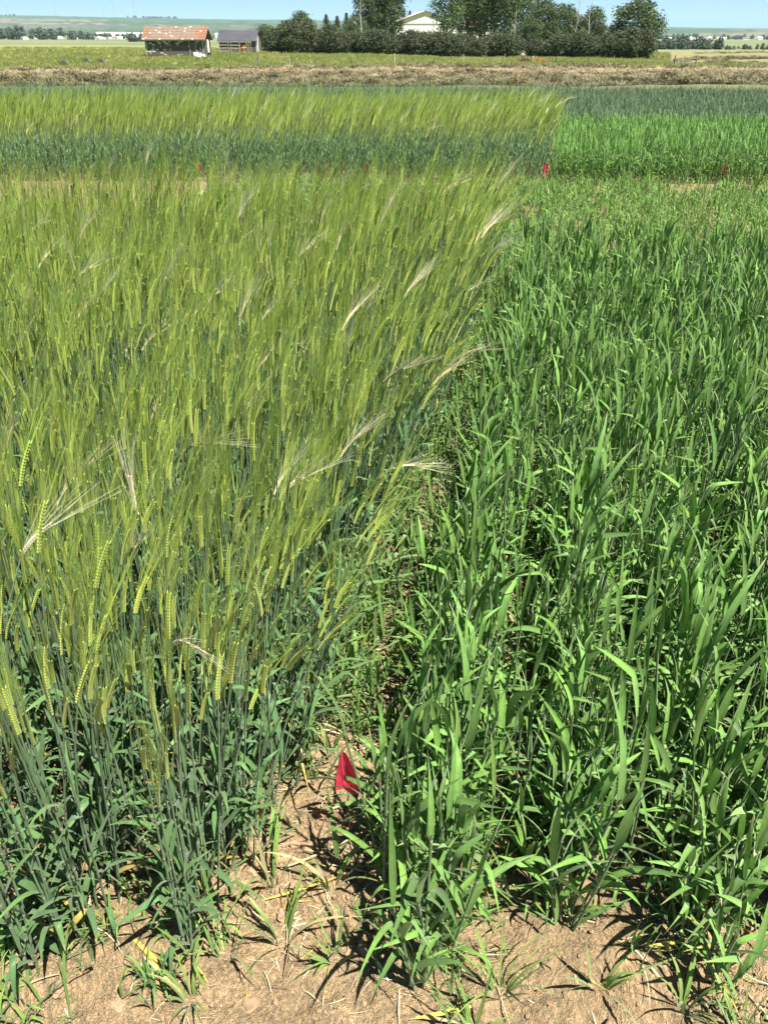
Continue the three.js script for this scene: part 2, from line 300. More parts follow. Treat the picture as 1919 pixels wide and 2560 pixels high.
function headInto(mb, aw, r, o) {   // two rows of grains and a sheaf of long awns
  const base = o.base, L = o.len, n = o.n ?? 11, pts = [], dirs = []; let p = base.clone();
  for (let k = 0; k <= n; k++) { const th = lerp(o.th0, o.th1, k / n), d = V(Math.sin(th) * Math.cos(o.az), Math.cos(th), Math.sin(th) * Math.sin(o.az)); pts.push(p.clone()); dirs.push(d); p = p.clone().addScaledVector(d, L / n); }
  const spin = o.spin; mb.tube(pts, pts.map((_, k) => 0.0026 * o.fat * (1 - 0.5 * k / n)), 4, shade(o.col, 0.95));
  for (let k = 0; k <= n; k++) for (const sgn of [-1, 1]) {
    const d = dirs[k]; let s = V(-Math.sin(o.az), 0, Math.cos(o.az)).applyAxisAngle(d, spin).multiplyScalar(sgn);
    const c = pts[k].clone().addScaledVector(s, 0.0026 * o.fat), gd = d.clone().addScaledVector(s, 0.15).normalize(), taper = 1 - 0.45 * Math.abs(k / n - 0.35);
    mb.kernel(c, gd, s, L / n * 2.5, 0.0034 * taper * o.fat, shade(o.col, 0.95 + 0.10 * r()));
    if (o.awns && r() < o.share) {
      const al = o.awns * (0.75 + 0.4 * r()), sp = o.spread, a0 = c.clone().addScaledVector(gd, L / n * 0.8), apts = [], as = [], aws = [], ac = [], col = shade(o.awnCol, 0.85 + 0.3 * r());
      const ad = d.clone().addScaledVector(s, sp * (0.35 + r())).add(V((r() - 0.5) * sp, (r() - 0.5) * sp * 0.5, (r() - 0.5) * sp)).normalize(), bend = V(rr(-0.06, 0.08, r), rr(-0.10, 0.02, r), rr(-0.05, 0.05, r));
      const side = V().crossVectors(ad, V(rr(-1, 1, r), 0.2, rr(-1, 1, r))).normalize();
      for (let q = 0; q <= 3; q++) { const t = q / 3; apts.push(a0.clone().addScaledVector(ad, al * t).addScaledVector(bend, al * t * t)); as.push(side); aws.push(lerp(o.aw ?? 0.0013, 0.0004, t)); ac.push(col); }
      aw.ribbon(apts, as, aws, ac);
    }
  }
}
// one tiller as a list of parts: [name, builder, child builder]
function barleyTiller(r, o = {}) {
  const h = o.h ?? rr(0.57, 0.70, r), az = (o.az ?? 0) + rr(-0.7, 0.7, r), out = [], near = o.near;
  const path = stemPath(r, { base: o.base, h, az, l0: o.l0 ?? rr(0.0, 0.10, r), l1: o.l1 ?? rr(-0.02, 0.32, r), seg: near ? 9 : 6 }), st = new MB();
  const sc = shade(C.barleyStem, rr(0.85, 1.15, r)); st.tube(path, path.map((_, k) => lerp(0.0027, 0.0014, k / (path.length - 1))), near ? 6 : 4, sc);
  const nl = o.leaves ?? 4, lv = [];
  for (let k = 0; k < nl; k++) {
    const t = 0.08 + 0.66 * (k + rr(-0.3, 0.3, r)) / nl, b = along(path, t), mb = new MB(), a = rr(0, 6.283, r), top = k / nl, c = shade(mixc(C.barleyLeaf, C.wheatLeaf, rr(0, 0.35, r)), rr(0.8, 1.2, r));
    const old = k === 0 && r() < 0.2; leafInto(mb, r, { base: b, az: a, len: rr(0.11, 0.20, r) * (1 - 0.25 * top), th0: rr(0.12, 0.5, r), th1: rr(0.4, 2.1, r), w: rr(0.009, 0.0145, r) * (near ? 1.25 : 1), twist: rr(-1.2, 1.2, r), drift: rr(-0.5, 0.5, r), kink: r() < 0.3 ? rr(0.35, 0.7, r) : 2, kinkBy: rr(0.6, 1.4, r), col: old ? shade(C.yellow, 0.8) : c, tip: r() < 0.3 ? C.straw : null, seg: near ? 9 : 6, floor: 0.012 });
    if (near) { const q = along(path, t - 0.012); mb.tube([q, b], [0.0031, 0.0034], 5, C.collar); }
    lv.push(['leaf', mb]);
  }
  out.push(['stem', st], ...lv);
  if (o.head !== false) {
    const hb = new MB(), ab = new MB(), tip = path[path.length - 1], e = path.end, bl = o.bleached;
    headInto(hb, ab, r, { base: tip, az: az + rr(-0.2, 0.2, r), len: rr(0.07, 0.10, r), th0: e, th1: e + rr(0.05, 0.4, r) + (bl ? 0.25 : 0), n: near ? 18 : 14, spin: rr(0, 3.14, r), fat: bl ? 0.8 : rr(0.72, 0.95, r), col: bl ? C.pale : mixc(C.head, C.awn, rr(0.0, 0.5, r)), awns: rr(0.11, 0.17, r), share: bl ? 0.8 : 0.52, spread: bl ? 0.11 : 0.055, awnCol: bl ? shade(C.pale, 0.95) : C.awn, aw: o.aw ?? (bl ? 0.0010 : 0.00095) });
    out.push(['head', hb, ab]);
  }
  return out;
}
function wheatTiller(r, o = {}) {
  const h = o.h ?? rr(0.27, 0.44, r), az = (o.az ?? rr(0, 6.283, r)), near = o.near, out = [];
  const path = stemPath(r, { base: o.base, h, az, l0: o.l0 ?? rr(0, 0.10, r), l1: o.l1 ?? rr(0.02, 0.22, r), seg: near ? 7 : 5 }), st = new MB(), sc = shade(C.wheatStem, rr(0.8, 1.15, r));
  st.tube(path, path.map((_, k) => lerp(0.0032, 0.0022, k / (path.length - 1))), near ? 6 : 4, sc); out.push(['stem', st]);
  const nl = o.leaves ?? 5, a0 = rr(0, 6.283, r), scale = o.scale ?? 1;
  for (let k = 0; k < nl; k++) {
    const t = k === nl - 1 ? 0.98 : 0.12 + 0.84 * (k + rr(-0.25, 0.25, r)) / nl, b = along(path, t), mb = new MB(), a = a0 + k * Math.PI + rr(-0.9, 0.9, r), top = k === nl - 1;
    const low = k === 0, c = low && r() < 0.12 ? shade(C.yellow, 0.8) : shade(mixc(C.wheatLeaf, C.barleyLeaf, rr(0, 0.45, r)), rr(0.7, 1.3, r));
    leafInto(mb, r, { base: b, az: a, len: (low ? rr(0.08, 0.14, r) : rr(0.115, 0.19, r)) * scale * (near ? 1.3 : 1), th0: top ? rr(0.03, 0.2, r) : rr(0.1, 0.5, r), th1: top ? rr(0.1, 1.2, r) : rr(0.4, 2.3, r), w: (low ? 0.008 : rr(0.0078, 0.0128, r) * (near ? 1.5 : 1)) * Math.sqrt(scale), twist: rr(-1.8, 1.8, r), drift: rr(-0.6, 0.6, r), kink: r() < 0.35 ? rr(0.4, 0.75, r) : 2, kinkBy: rr(0.5, 1.5, r), col: c, tip: r() < 0.25 ? C.straw : null, seg: near ? 11 : 7, fold: rr(0.06, 0.2, r), floor: 0.012 });
    if (near) { const q = along(path, t - 0.02); mb.tube([q, b], [0.0034, 0.0037], 5, C.collar); }
    out.push(['leaf', mb]);
  }
  return out;
}
const bodyOf = (parts) => merged(parts.filter((p) => p[0] !== 'head')), headOf = (parts) => merged(parts.filter((p) => p[0] === 'head'));
const pairs = (n, seed, f) => Array.from({ length: n }, (_, k) => { const p = f(rngOf(seed + k * 7919)), b = bodyOf(p); b.userData.head = headOf(p); return b; });
const withHeads = (L) => L.flatMap(([g, l]) => [[g, l, 'barley_stalk'], [g.userData.head, l, 'barley_head', M.head]]);
const merged = (parts) => { const m = new MB(); for (const [, b, c] of parts) { m.add(b); if (c) m.add(c); } return m.geo(); };
const many = (n, seed, f) => Array.from({ length: n }, (_, k) => merged(f(rngOf(seed + k * 7919))));
const VAR = {
  barley: pairs(14, 100, (r) => barleyTiller(r)), barleyFar: pairs(8, 300, (r) => barleyTiller(r, { leaves: 4, aw: 0.0018 })),
  pale: pairs(6, 500, (r) => barleyTiller(r, { bleached: true, l1: rr(0.2, 0.8, r), leaves: 2, h: rr(0.62, 0.74, r) })),
  wheat: many(16, 700, (r) => wheatTiller(r)), wheatFar: many(8, 900, (r) => wheatTiller(r, { leaves: 5 })),
  lying: many(8, 1100, (r) => wheatTiller(r, { h: rr(0.10, 0.24, r), l0: rr(0.8, 1.3, r), l1: rr(1.0, 1.5, r), az: rr(-0.6, 0.6, r), leaves: 4 })),
  short: many(6, 1300, (r) => { let all = []; for (let k = 0; k < 3; k++) all = all.concat(wheatTiller(r, { h: rr(0.03, 0.08, r), base: V(rr(-0.03, 0.03, r), 0, rr(-0.03, 0.03, r)), leaves: 4, scale: rr(0.4, 0.75, r), l0: rr(0, 0.5, r), l1: rr(0.2, 0.8, r) })); return all; }),
};
const listsOf = (v) => v.map((g) => [g, []]);
const pick = (L) => L[Math.floor(R0() * L.length)][1];
const inView = (x, y, z, m = 250) => { const [px, py, zc] = pixelOf(x, y, z); return zc > 0.1 && px > -m && px < 1919 + m && py < 2560 + m * 1.6; };

// where each plant of the two near plots stands: rows 27 cm apart, one plant about every 5 cm
const FRONT = (x) => (x < -0.4 ? 0.755 : 0.84) + 0.18 * (x + 0.3) + 0.06 * Math.sin(x * 9.7), BACK = (x) => 5.4 + 0.19 * (x + 0.3);
const spots = { barley: [], wheat: [] };
for (let k = 0; k < 22; k++) { const row = -0.60 - k * 0.235; for (let d = FRONT(row) + rr(-0.05, 0.05); d < BACK(row); d += rr(0.035, 0.065)) { const x = row + rr(-0.035, 0.035); if (inView(x, 0.4, -d, 500) || inView(x, 0.85, -d, 500)) spots.barley.push([x, d, k]); } }
for (let k = 0; k < 16; k++) { const row = -0.12 + k * 0.275; for (let d = FRONT(row) - 0.03 + rr(-0.05, 0.05); d < BACK(row); d += rr(0.034, 0.062)) { const x = row + rr(-0.06, 0.06); if (inView(x, 0.25, -d, 500)) spots.wheat.push([x, d, k]); } }
const nearest = (a) => a.sort((p, q) => p[0] ** 2 + p[1] ** 2 - q[0] ** 2 - q[1] ** 2);
nearest(spots.barley); nearest(spots.wheat);
const N_BARLEY = 90, N_WHEAT = 90;
const visibleSpot = ([x, d], y) => inView(x, y, -d, -20) || inView(x, 0.05, -d, -20);

// single plants: the nearest ones, with stems, leaves, heads and awns of their own
function plantProto(kind, seed) {
  const r = rngOf(seed), g = new THREE.Group(), n = kind === 'barley' ? 5 : 6;
  for (let k = 0; k < n; k++) {
    const a = rr(0, 6.283, r), q = rr(0.004, 0.030, r), base = V(Math.cos(a) * q, 0, Math.sin(a) * q);
    const parts = kind === 'barley' ? barleyTiller(r, { base, near: true, leaves: 4, h: k < n - 1 ? rr(0.54, 0.70, r) : rr(0.22, 0.4, r), head: k < n - 1 }) : wheatTiller(r, { base, near: true, az: a, l0: rr(0.05, 0.22, r), h: k >= n - 2 ? rr(0.08, 0.2, r) : rr(0.22, 0.42, r), leaves: k >= n - 2 ? 4 : 5 });
    for (const [name, b, c] of parts) { const m = part(name, b.geo(), name === 'head' ? M.head : M.plant, g); if (c) part('awns', c.geo(), M.head, m); }
  }
  return g;
}
const protos = { barley: [1, 2, 3, 4, 5, 6, 7].map((k) => plantProto('barley', 4000 + k * 31)), wheat: [1, 2, 3, 4, 5, 6, 7].map((k) => plantProto('wheat', 6000 + k * 37)) };
function singlePlant(kind, x, d, label, group, turn, scale) {
  const P = protos[kind], g = P[Math.floor(R0() * P.length)].clone(); g.name = numbered(kind === 'barley' ? 'barley_plant' : 'wheat_plant');
  g.position.set(x, soilAt(x, -d) - 0.004, -d); g.rotation.y = turn ?? (kind === 'barley' ? rr(-0.7, 0.7) : rr(0, 6.283)); g.scale.setScalar(scale ?? rr(0.9, 1.1)); scene.add(g);
  return tag(g, label, kind === 'barley' ? 'barley plant' : 'wheat plant', group);
}
const rest = { barley: [], wheat: [] };
for (const kind of ['barley', 'wheat']) {
  let n = 0; const first = {}, nth = ['first', 'second', 'third', 'fourth', 'fifth', 'sixth', 'seventh', 'eighth', 'ninth', 'tenth', 'eleventh', 'twelfth', 'thirteenth', 'fourteenth', 'fifteenth', 'sixteenth', 'seventeenth', 'eighteenth', 'nineteenth', 'twentieth'];
  for (const s of spots[kind]) {
    if (n < (kind === 'barley' ? N_BARLEY : N_WHEAT) && visibleSpot(s, kind === 'barley' ? 0.55 : 0.25)) {
      n++;
      const row = nth[s[2]] ?? 'outer', lead = !first[s[2]], what = kind === 'barley' ? 'bearded blue-green barley plant' : 'broad-leaved headless cereal plant', side = kind === 'barley' ? 'left' : 'right'; first[s[2]] = 1;
      singlePlant(kind, s[0], s[1], `${what} ${lead ? 'at the front end of' : 'in'} the ${row} row ${side} of the furrow`, lead ? undefined : `${kind === 'barley' ? 'barley' : 'leafy cereal'} plants of the ${row} row ${side} of the furrow`);
      if (s[1] > FRONT(s[0]) + 0.10) rest[kind].push([s[0] + rr(-0.09, 0.09), s[1], 0, 4]);
    } else rest[kind].push(s);
  }
}
// the rest of the near plots
{
  const b = listsOf(VAR.barley), w = listsOf(VAR.wheat), p = listsOf(VAR.pale);
  for (const [x, d, , few] of rest.barley) for (let k = 0; k < (few ?? 7); k++) {
    const px = Math.min(-0.49, x + rr(-0.10, 0.10)), pd = d + rr(-0.03, 0.03), lean = 0.015 + 0.12 * smooth(-0.9, -0.5, px) + 0.05 * n2(px * 1.1, pd * 1.1), s = rr(0.76, 1.12) * (1 + 0.05 * n2(px * 0.8, pd * 0.8)) * (1 + 0.07 * smooth(3, 5, pd)), t = rr(0.86, 1.14);
    const bl = R0() < 0.022; (bl ? pick(p) : pick(b)).push([placed(px, soilAt(px, -pd) - 0.004, -pd, rr(-0.05, 0.05), rr(-0.9, 0.9), -lean + rr(-0.09, 0.09), s), tint(t * rr(0.94, 1.08), t, t * rr(0.9, 1.08))]);
  }
  for (const [x, d, , few] of rest.wheat) for (let k = 0; k < (few ?? 11); k++) {
    const px = Math.max(-0.21, x + rr(-0.11, 0.11)), pd = d + rr(-0.03, 0.03), s = rr(0.88, 1.16) * (1 + 0.06 * n2(px * 0.9 + 5, pd * 0.9)), t = rr(0.85, 1.15);
    pick(w).push([placed(px, soilAt(px, -pd) - 0.004, -pd, rr(-0.09, 0.09), rr(0, 6.283), rr(-0.09, 0.09), s), tint(t * rr(0.92, 1.1), t, t * rr(0.9, 1.05))]);
  }
  scatterGroup('barley_crop', 'dense bearded barley filling the front plot left of the furrow', 'barley', withHeads([...b, ...p]), M.plant);
  scatterGroup('wheat_crop', 'dense leafy green cereal filling the front plot right of the furrow', 'cereal crop', w.map(([g, l]) => [g, l, 'cereal_stalk']), M.plant);
}
// second pair of plots, the blue-green crop behind them, the trodden strip between
{
  const b = listsOf(VAR.barleyFar), p = listsOf(VAR.pale), w = listsOf(VAR.wheatFar), t3 = listsOf(VAR.wheatFar), sh = listsOf(VAR.short);
  const z2 = (x) => 10.35 + 0.19 * (x + 0.3);
  for (let k = 0; k < 12000; k++) { const x = rr(-10, -0.34), d0 = z2(x), d = d0 + rr(0, 3.6); if (!inView(x, 0.4, -d, 200)) continue; const s = rr(0.64, 1.08), t = rr(0.85, 1.2), bl = R0() < 0.03; (bl ? pick(p) : pick(b)).push([placed(x, 0, -d, rr(-0.05, 0.05), rr(-0.8, 0.8), rr(-0.16, 0.03), s), tint(t * rr(0.95, 1.06), t, t)]); }
  for (let k = 0; k < 9500; k++) { const x = rr(-0.25, 4.4), d = z2(x) + rr(0, 3.7); if (!inView(x, 0.25, -d, 200)) continue; const s = rr(0.9, 1.15), t = rr(1.05, 1.35); pick(w).push([placed(x, 0, -d, rr(-0.1, 0.1), rr(0, 6.283), rr(-0.1, 0.1), s), tint(t, t, t)]); }
  for (let k = 0; k < 52000; k++) { const x = rr(-15, 6.5), d = Math.min(z2(x) + rr(4.4, 13.8), 23.6); if (!inView(x, 0.25, -d, 150)) continue; const s = rr(0.76, 0.98), t = rr(0.85, 1.2); pick(t3).push([placed(x, 0, -d, rr(-0.1, 0.1), rr(0, 6.283), rr(-0.1, 0.1), s), tint(t * 0.90, t * 0.74, t * 1.9)]); }
  for (let k = 0; k < 9000; k++) { const x = rr(-4, 4.4), d = rr(BACK(x) + 0.05, z2(x) - 0.1), n = fbm(x * 0.9, d * 1.6, 3) - smooth(0.9, 0.35, z2(x) - d) * 0.15 - 0.30 * smooth(0.30, 0.12, Math.abs(z2(x) - 0.45 - d)); if (n < -0.34 + rr(-0.12, 0.12) || !inView(x, 0.1, -d, 150)) continue; const s = rr(0.7, 1.3), t = rr(0.85, 1.25); pick(sh).push([placed(x, soilAt(x, -d), -d, 0, rr(0, 6.283), 0, s), tint(t * rr(0.95, 1.35), t * rr(0.95, 1.1), t)]); }
  scatterGroup('barley_crop', 'bearded barley plot beyond the cut strip with dark stems showing', 'barley', withHeads([...b, ...p]), M.plant);
  scatterGroup('wheat_crop', 'bright green leafy cereal plot beyond the cut strip', 'cereal crop', w.map(([g, l]) => [g, l, 'cereal_stalk']), M.plant);
  scatterGroup('wheat_crop', 'blue-green cereal band just before the mown hay', 'cereal crop', t3.map(([g, l]) => [g, l, 'cereal_stalk']), M.plant);
  scatterGroup('cut_grass', 'short cut green growth on the strip between the plots', 'grass', sh.map(([g, l]) => [g, l, 'tuft']), M.plant);
}
// sprawling growth along the furrow, litter and clods
{
  const ly = listsOf(VAR.lying), sh = listsOf(VAR.short);
  for (let k = 0; k < 820; k++) { const d = rr(1.0, 5.6), left = R0() < 0.6, x = left ? rr(-0.60, -0.47) : rr(-0.28, -0.16), t = rr(0.85, 1.15), dens = smooth(1.05, 1.6, d); if (R0() > 0.12 + 0.88 * dens) continue; pick(ly).push([placed(x, soilAt(x, -d), -d, 0, left ? rr(-0.9, 0.9) : Math.PI + rr(-0.9, 0.9), 0, rr(0.55, 1.1)), tint(t * rr(0.68, 0.95), t * 0.78, t * 0.8)]); }
  for (let k = 0; k < 130; k++) { const d = rr(1.3, 5.6), x = rr(-0.52, -0.25), t = rr(0.85, 1.2); pick(sh).push([placed(x, soilAt(x, -d), -d, 0, rr(0, 6.283), 0, rr(0.5, 1.1)), tint(t * rr(1, 1.4), t * 1.05, t)]); }
  for (let k = 0; k < 230; k++) { const x = R0() < 0.45 ? rr(-1.25, -0.5) : rr(-0.25, 0.85), d = FRONT(x) + rr(-0.07, 0.30), t = rr(0.8, 1.15); if (n2(x * 6, d * 6) < -0.25) continue; pick(R0() < 0.6 ? ly : sh).push([placed(x, soilAt(x, -d), -d, 0, rr(0, 6.283), 0, rr(0.4, 0.85)), tint(t * rr(0.9, 1.25), t, t)]); }
  scatterGroup('undergrowth', 'flattened leafy growth sprawling over the furrow between the plots', 'undergrowth', [...ly, ...sh].map(([g, l]) => [g, l, 'sprawling_shoot']), M.plant);
  const straws = [];
  for (let k = 0; k < 5; k++) { const r = rngOf(8000 + k), mb = new MB(); leafInto(mb, r, { base: V(0, 0.004, 0), az: 0, len: 0.1, th0: 1.50, th1: rr(1.5, 1.6, r), w: [0.0022, 0.003, 0.0045, 0.0018, 0.006][k], twist: rr(-0.6, 0.6, r), drift: rr(-0.5, 0.5, r), col: [1, 1, 1], seg: 5, fold: 0.05 }); straws.push([mb.geo(), []]); }
  for (let k = 0; k < 4200; k++) {
    const inF = R0() < 0.6, d = inF ? rr(0.85, 5.4) : rr(0.42, 1.25), x = inF ? -0.4 + rr(-0.22, 0.22) : rr(-1.3, 0.9), c = R0() < 0.75 ? mixc(C.straw, C.pale, R0()) : R0() < 0.5 ? C.yellow : [0.20, 0.13, 0.07];
    const dense = fbm(x * 3, d * 3, 2); if (dense < rr(-0.5, 0.2)) continue;
    pick(straws).push([placed(x, soilAt(x, -d) + rr(0.001, 0.006), -d, 0, rr(0, 6.283), rr(-0.12, 0.12), rr(0.2, 0.95) ** 1.5), tint(...shade(c, rr(0.4, 0.85)))]);
  }
  scatterGroup('straw_litter', 'loose bits of dry straw and dead leaf on the soil', 'straw', straws.map(([g, l]) => [g, l, 'straw']), M.dry);
  const clods = [];
  for (let k = 0; k < 4; k++) { const g = new THREE.IcosahedronGeometry(0.01, 2), p = g.attributes.position; for (let i = 0; i < p.count; i++) { const s = 1 + 0.35 * n3(p.getX(i) * 90 + k * 7, p.getY(i) * 90, p.getZ(i) * 90); p.setXYZ(i, p.getX(i) * s, p.getY(i) * s * 0.7, p.getZ(i) * s); } g.computeVertexNormals(); clods.push([g, []]); }
  for (let k = 0; k < 9000; k++) { const inF = R0() < 0.4, d = inF ? rr(0.8, 4.5) : rr(0.42, 1.4), x = inF ? -0.4 + rr(-0.25, 0.25) : rr(-1.3, 0.95), big = R0() < 0.04, t = rr(0.8, 1.1); pick(clods).push([placed(x, soilAt(x, -d), -d, rr(0, 3), rr(0, 6.28), rr(0, 3), big ? rr(0.7, 1.8) : rr(0.1, 0.55)), tint(0.27 * t, 0.187 * t, 0.112 * t)]); }
  scatterGroup('soil_crumbs', 'small crumbled clods of dry brown soil', 'soil crumbs', clods.map(([g, l]) => [g, l, 'clod']), new THREE.MeshStandardMaterial({ name: 'clod', roughness: 1 }));
}

// ---------------------------------------------------------------- survey flags
function surveyFlag(x, d, label, o = {}) {
  const g = thing('survey_flag', label, 'flag', [x, soilAt(x, -d), -d], o.turn ?? 0, 'pink survey flags at the plot corners'), h = o.h ?? 0.31;
  const w = new MB(); const pts = []; for (let k = 0; k <= 6; k++) { const t = k / 6; pts.push(V(0.006 * Math.sin(t * 3) - 0.008 * t, -0.03 + t * (h + 0.03), 0.004 * Math.sin(t * 4))); } w.tube(pts, pts.map(() => 0.0011), 6, [1, 1, 1], true);
  const wg = w.geo(); wg.deleteAttribute('color'); part('wire', wg, M.wire, g);
  // a drooping sheet hung from the wire's tip: it wraps round the wire as half a cone, open towards the right
  const U = 26, W = 14, p = [], idx = [], L = o.len ?? 0.155, top = V(-0.007, h, 0.0);
  for (let i = 0; i <= U; i++) for (let j = 0; j <= W; j++) {
    const u = i / U, v = j / W, ph = lerp(o.a0 ?? 1.55, o.a1 ?? 6.35, u), rad = (o.rad ?? 0.036) * lerp(v, Math.pow(v, 0.5), 0.35 + 0.65 * smooth(0.6, 1, u)) * (0.62 + 0.38 * smooth(0, 0.3, u));
    const drop = L * v * (u < 0.75 ? lerp(0.76, 1.0, smooth(0.25, 0.75, u)) : lerp(1.0, 0.74, (u - 0.75) / 0.25)), rip = 0.006 * v * Math.sin(u * 13 + v * 4) + 0.005 * v * n2(u * 5 + x * 3, v * 4);
    p.push(top.x + Math.cos(ph) * rad * 0.68 + 0.012 * v * u + rip * 0.4, top.y - drop, top.z + Math.sin(ph) * rad * 0.42 + rip);
  }
  for (let i = 0; i < U; i++) for (let j = 0; j < W; j++) { const a = i * (W + 1) + j; idx.push(a, a + 1, a + W + 2, a, a + W + 2, a + W + 1); }
  const s = new THREE.BufferGeometry(); s.setAttribute('position', new THREE.Float32BufferAttribute(p, 3)); s.setIndex(idx); s.computeVertexNormals();
  part('cloth', s, M.flag, g); return g;
}
surveyFlag(-0.322, 1.07, 'bright pink survey flag on a wire in the furrow at the front', { turn: 0.2 });
surveyFlag(-4.40, 9.40, 'pink survey flag half hidden by barley heads, leftmost of the far flags', { turn: 0.5, h: 0.27, rad: 0.022, len: 0.11 });
surveyFlag(-2.40, 9.82, 'faint pink survey flag deep in barley between two other far flags', { turn: -0.4, h: 0.26, rad: 0.022, len: 0.10 });
surveyFlag(-0.29, 10.25, 'pink survey flag at the bare gap beside the far barley corner', { turn: 0.5, h: 0.28, rad: 0.034, len: 0.12 });
surveyFlag(1.79, 10.58, 'pink survey flag before the bright green plot, farthest to the right', { turn: 0.1, h: 0.28, rad: 0.018, len: 0.12 });

// ---------------------------------------------------------------- pale barley stalks that stand out
function paleStalk(x, d, label, o) {
  const r = rngOf(o.seed), g = thing('bleached_barley_stalk', label, 'barley stalk', [x, soilAt(x, -d), -d], o.turn ?? 0, 'bleached barley stalks');
  for (const [n, b, c] of barleyTiller(r, { near: true, bleached: true, leaves: 2, h: o.h, l0: 0.05, l1: o.lean, az: 0 })) { const m = part(n, b.geo(), n === 'head' ? M.head : M.plant, g); if (c) part('awns', c.geo(), M.head, m); }
}
{
  const B = 'cream bleached barley head bending over '; let seed = 7000;
  for (const [px, py, hh, lean, turn, label] of [
    [520, 1560, 0.60, 0.75, 0.1, B + 'the near plants, lowest of the pale heads'], [320, 1330, 0.64, -0.15, 0, 'cream bleached barley head standing upright and tilted left among green awns'], [370, 1400, 0.60, 0.45, 0, B + 'green stems near the left edge'],
    [840, 1160, 0.62, 0.5, 0, B + 'the dark stems beside the furrow'], [960, 960, 0.64, 0.7, 0, 'large cream barley head with long awns leaning over the furrow'], [1010, 770, 0.66, 0.65, 0, 'cream barley head with fanned awns at the plot edge halfway back'],
    [120, 1320, 0.58, 0.5, 0.3, 'short cream barley head low among stems at the left edge'], [470, 1110, 0.63, 0.8, -0.1, B + 'yellow-green heads left of the middle'], [780, 840, 0.64, 0.9, 0, 'cream barley head fanning its awns in the middle of the plot'], [850, 850, 0.66, 0.55, 0.2, 'slender cream barley head rising in the middle of the plot'],
    [190, 640, 0.66, 0.35, 0, 'cream barley head well back near the left edge'], [170, 740, 0.64, 0.7, 0.4, 'cream barley head leaning back near the left edge'], [510, 790, 0.64, 0.5, 0, 'cream barley head with straight awns left of the middle, well back'], [1000, 1175, 0.40, 1.35, 0.1, 'cream barley head lying level across the furrow'],
    [270, 460, 0.68, 0.4, 0, 'cream barley head near the far edge of the front plot, towards the left'], [560, 460, 0.68, 0.75, 0, 'forked cream barley head at the far edge of the front plot'], [740, 690, 0.66, 0.5, 0.3, 'cream barley head above the middle of the plot'], [1130, 560, 0.66, 0.8, 0, 'cream barley head arching at the right edge, well back'],
  ]) {
    // the foot of the stalk, from where its head is seen and how high it stands
    const t0 = hh * 1.06, x0 = (px - 959.5) / F, y0 = (1280 - py) / F, up = -SP + y0 * CP, fw = CP + y0 * SP, k = (t0 - EYE) / up, f = fw * k, rt = x0 * k;
    const wx = -Math.sin(YAW) * f + Math.cos(YAW) * rt - hh * lean * 0.35, wz = -Math.cos(YAW) * f - Math.sin(YAW) * rt;
    paleStalk(wx, -wz, label, { seed: seed++, h: hh * 1.12, lean, turn });
  }
}
// ---------------------------------------------------------------- stray tufts and fallen leaves on the front soil
function tuft(px, d, label, o = {}) {
  const [x, z] = [px, -d], r = rngOf(o.seed), g = thing('grass_tuft', label, 'grass tuft', [x, soilAt(x, z), z], 0, 'stray tufts along the plot front');
  const n = o.n ?? 12, L = o.len ?? 0.13;
  for (let k = 0; k < n; k++) { const mb = new MB(), a = rr(0, 6.283, r); leafInto(mb, r, { base: V(Math.cos(a) * 0.012, -0.004, Math.sin(a) * 0.012), az: a + rr(-0.4, 0.4, r), len: L * rr(0.5, 1.2, r), th0: rr(0.05, 0.6, r), th1: rr(0.3, 1.9, r), w: rr(0.004, 0.009, r) * (o.wide ?? 1), twist: rr(-1, 1, r), drift: rr(-0.4, 0.4, r), col: mixc(C.wheatLeaf, k % 4 === 0 ? C.straw : [0.20, 0.27, 0.06], rr(0.1, 0.9, r)), seg: 8, floor: 0.006 }); part('blade', mb.geo(), M.plant, g); }
}
let ts = 9100;
for (const [x, d, label, o] of [
  [-0.53, 0.66, 'small grass tuft alone on the bare soil at the bottom edge', { n: 16, len: 0.10 }], [-0.86, 0.60, 'yellowish grass tuft in the bottom left corner', { n: 12, len: 0.10 }], [-0.50, 0.76, 'thin seedling tuft left of the furrow mouth', { n: 10, len: 0.16 }],
  [-0.40, 0.82, 'upright green tuft at the mouth of the furrow', { n: 14, len: 0.20 }], [-0.28, 0.80, 'low spreading tuft right of the furrow mouth', { n: 12, len: 0.11 }], [0.01, 0.72, 'pale tuft at the bottom edge below the second leafy row', { n: 16, len: 0.15 }],
  [0.05, 0.80, 'green tuft between the two nearest leafy rows', { n: 12, len: 0.17 }], [0.24, 0.86, 'broad-bladed tuft below the third leafy row', { n: 10, len: 0.14, wide: 1.1 }], [0.40, 0.86, 'spreading tuft at the foot of the rightmost leafy clump', { n: 14, len: 0.16, wide: 1.1 }], [-0.33, 0.95, 'wispy tuft just in front of the pink flag', { n: 9, len: 0.20 }], [-0.46, 0.93, 'tall thin tuft left of the pink flag', { n: 9, len: 0.22 }], [0.5, 0.83, 'trailing tuft near the bottom right corner', { n: 12, len: 0.16, wide: 1.1 }],
]) tuft(x, d, label, { ...o, seed: ts++ });
